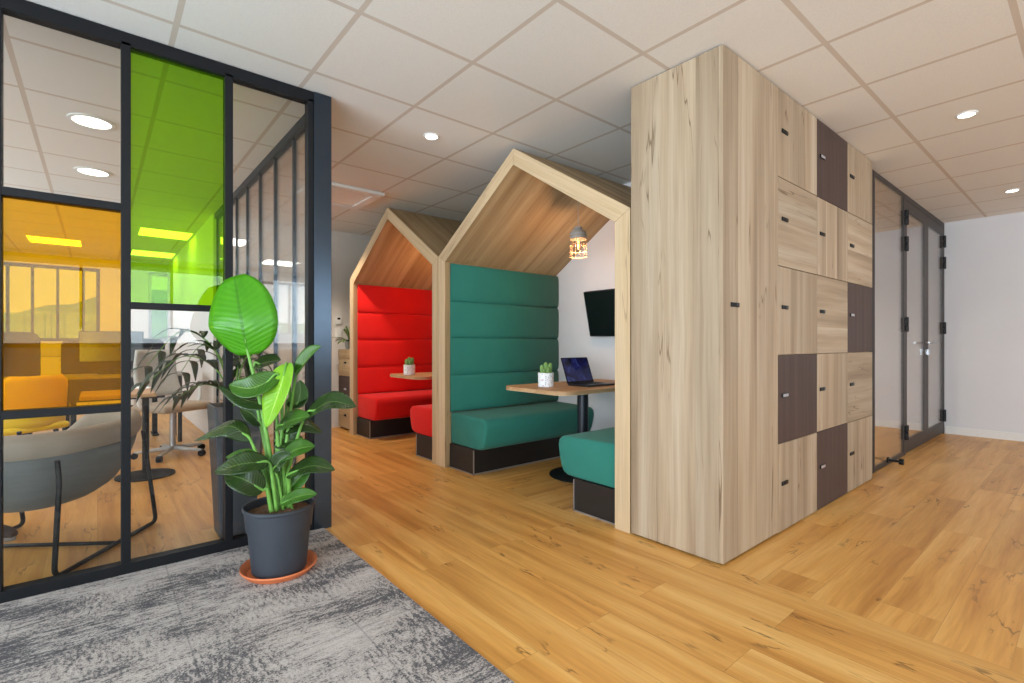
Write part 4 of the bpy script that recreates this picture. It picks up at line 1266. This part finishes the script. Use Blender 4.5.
# tall planter with an arching palm just behind the glass
tp = thing('tall_planter', 'tall tapered grey planter with an arching palm behind the glass partition', 'plant', (0.60, 3.13, 0))
def sq_lathe(bm, prof):
    rings = [[bm.verts.new((sx*r, sy*r, z)) for sx, sy in ((-1, -1), (1, -1), (1, 1), (-1, 1))] for r, z in prof]
    for A, C in zip(rings, rings[1:]):
        for k in range(4): bm.faces.new((A[k], A[(k+1) % 4], C[(k+1) % 4], C[k]))
    bm.faces.new(rings[0][::-1]); bm.faces.new(rings[-1])
b = B(); sq_lathe(b, [(0.088, 0.0), (0.12, 0.72), (0.107, 0.72), (0.105, 0.685)])
obj('pot', b, M['planter'], tp, bevel=0.006)
obj('soil', bx(-0.104, 0.104, -0.104, 0.104, 0.684, 0.695), M['soil'], tp)
rnd = random.Random(21)
def frond(a, L, lift, nleaf=6):
    d_ = Vector((math.cos(a), math.sin(a), 0))
    pts = smooth_path([Vector((0, 0, 0.69)), d_*L*0.22+Vector((0, 0, 0.69+lift*0.75)), d_*L*0.6+Vector((0, 0, 0.69+lift)), d_*L+Vector((0, 0, 0.69+lift*0.55))], 8)
    b = B(); tube(b, pts, [0.005, 0.002], 6)
    st = obj('stem', b, M['stalk'], tp, smooth='all')
    b = B()
    side = d_.cross(Vector((0, 0, 1)))
    n = len(pts)
    for k in range(nleaf):
        i = int(n*0.35+(n*0.63)*k/(nleaf-1)); i = min(i, n-1)
        p = pts[i]; t_ = (pts[min(i+1, n-1)]-pts[max(i-1, 0)]).normalized()
        for s_ in (-1, 1):
            q1 = p+side*s_*0.06+t_*0.05+Vector((0, 0, 0.01)); q2 = p+side*s_*0.10+t_*0.12+Vector((0, 0, -0.045))
            blade_mesh(b, smooth_path([p, q1, q2], 3), 0.040, (0, 0, 1), 0.2, lance, 2)
    thick(obj('leaflets', b, M['palm'], st, smooth='all'))
for a, L, lf_ in ((2.75, 0.42, 0.30), (2.5, 0.30, 0.14), (2.05, 0.46, 0.36), (1.2, 0.38, 0.30), (0.75, 0.24, 0.30), (2.4, 0.52, 0.44)):
    frond(a, L, lf_)

# shoe of somebody sitting just out of view
b = B()
rows = []
for k in range(11):
    u = k/10
    hw = 0.045*(math.sin(PI*(0.12+0.80*u)))**0.5*(1 if u < 0.6 else 1+0.1*(u-0.6))
    ht = (0.095 if u < 0.35 else 0.095-0.045*(u-0.35)/0.65)*(1 if u < 0.93 else 0.75)
    ring = []
    for i in range(14):
        a = 2*PI*i/14
        c, s = math.cos(a), math.sin(a)
        ring.append(b.verts.new((-0.14+0.28*u, hw*c, 0.012+ht*(0.5+0.5*s))))
    rows.append(ring)
for A, C in zip(rows, rows[1:]):
    for i in range(14): b.faces.new((A[i], A[(i+1) % 14], C[(i+1) % 14], C[i]))
b.faces.new(rows[0][::-1]); b.faces.new(rows[-1])
sh = thing('shoe', 'dark brown shoe on the office floor at the left photo edge', 'shoe', (-0.455, 3.835, 0), -0.69)
obj('upper', b, M['shoe'], sh, smooth='all')
b = B(); pts = []
for k in range(24):
    a = 2*PI*k/24
    pts.append((0.145*math.cos(a), 0.046*math.sin(a)*(1.0 if math.cos(a) > 0 else 0.85)))
prism(b, pts, 'z', 0.0, 0.018); obj('sole', b, M['desk'], sh)

# ------------------------------------------------------------------ light
def area(name, loc, rot, sx, sy, energy, color=(1, 1, 1)):
    ld = bpy.data.lights.new(name, 'AREA'); ld.shape = 'RECTANGLE'; ld.size = sx; ld.size_y = sy
    ld.energy = energy; ld.color = color
    lo = bpy.data.objects.new(name, ld); COL.objects.link(lo)
    lo.location = loc; lo.rotation_euler = rot
    return lo
# daylight lamps added outside the unseen windows, tilted up to brighten the ceiling
day = (0.76, 0.90, 1.0)
TL = 0.42
area('daylight_fill', (-0.2, YS-0.25, 1.71), (PI/2+TL, 0, 0), 4.7, 1.4, 172, day)
area('daylight_fill', (4.9, YS-0.25, 1.71), (PI/2+TL, 0, 0), 4.5, 1.4, 138, day)
area('daylight_fill', (XW-0.25, -0.85, 1.36), (PI/2+TL, 0, -PI/2), 6.6, 2.0, 640, day)
area('daylight_fill', (XW-0.25, 6.6, 1.6), (PI/2+TL, 0, -PI/2), 5.9, 1.4, 190, day)

w = bpy.data.worlds.new('world'); S.world = w
w.use_nodes = True
nt = w.node_tree
for n in list(nt.nodes): nt.nodes.remove(n)
g = NT(nt)
out = nt.nodes.new('ShaderNodeOutputWorld')
tc = g.n('ShaderNodeTexCoord')
sp = g.n('ShaderNodeSeparateXYZ'); g.l(tc.outputs['Generated'], sp.inputs[0])
col = g.ramp(sp.outputs[2], [(0.0, lin((236, 242, 244))), (0.12, lin((232, 240, 246))), (0.45, lin((170, 205, 238)))])
bg = g.n('ShaderNodeBackground', i_Strength=1.1); g.l(col, bg.inputs[0])
g.l(bg.outputs[0], out.inputs[0])
sd = bpy.data.lights.new('sun', 'SUN'); sd.energy = 2.0; sd.angle = 0.05; sd.color = (1, 0.96, 0.9)
so_ = bpy.data.objects.new('sun', sd); COL.objects.link(so_); so_.rotation_euler = (math.radians(30), math.radians(18), 0)

# things of one kind share a group
GROUPS = {'downlight': 'round recessed ceiling lights', 'ceiling_light': 'square ceiling light panels', 'bench': 'upholstered booth benches',
          'booth_frame': 'house shaped booths', 'table': 'pedestal tables in the booths', 'potted_cactus': 'potted cacti on the booth tables',
          'laptop': 'laptops on the booth tables', 'pendant_lamp': 'caged pendant lamps in the booths', 'desk': 'office desks',
          'desk_divider': 'charcoal desk dividers', 'monitor': 'monitors on the office desks', 'cupboard': 'low cupboards under the office windows',
          'glass_partition': 'black framed glass partitions'}
for o in COL.objects:
    if o.parent is None and o.get('label') and o.name.split('.')[0] in GROUPS:
        o['group'] = GROUPS[o.name.split('.')[0]]

S.view_settings.view_transform = 'Standard'
S.view_settings.look = 'None'
S.view_settings.exposure = -0.2
S.view_settings.gamma = 1.0
S.view_settings.use_curve_mapping = False
S.cycles.max_bounces = 10
S.cycles.diffuse_bounces = 5
S.cycles.glossy_bounces = 4
S.cycles.transparent_max_bounces = 24
S.cycles.caustics_reflective = False
S.cycles.caustics_refractive = False
S.cycles.use_denoising = True
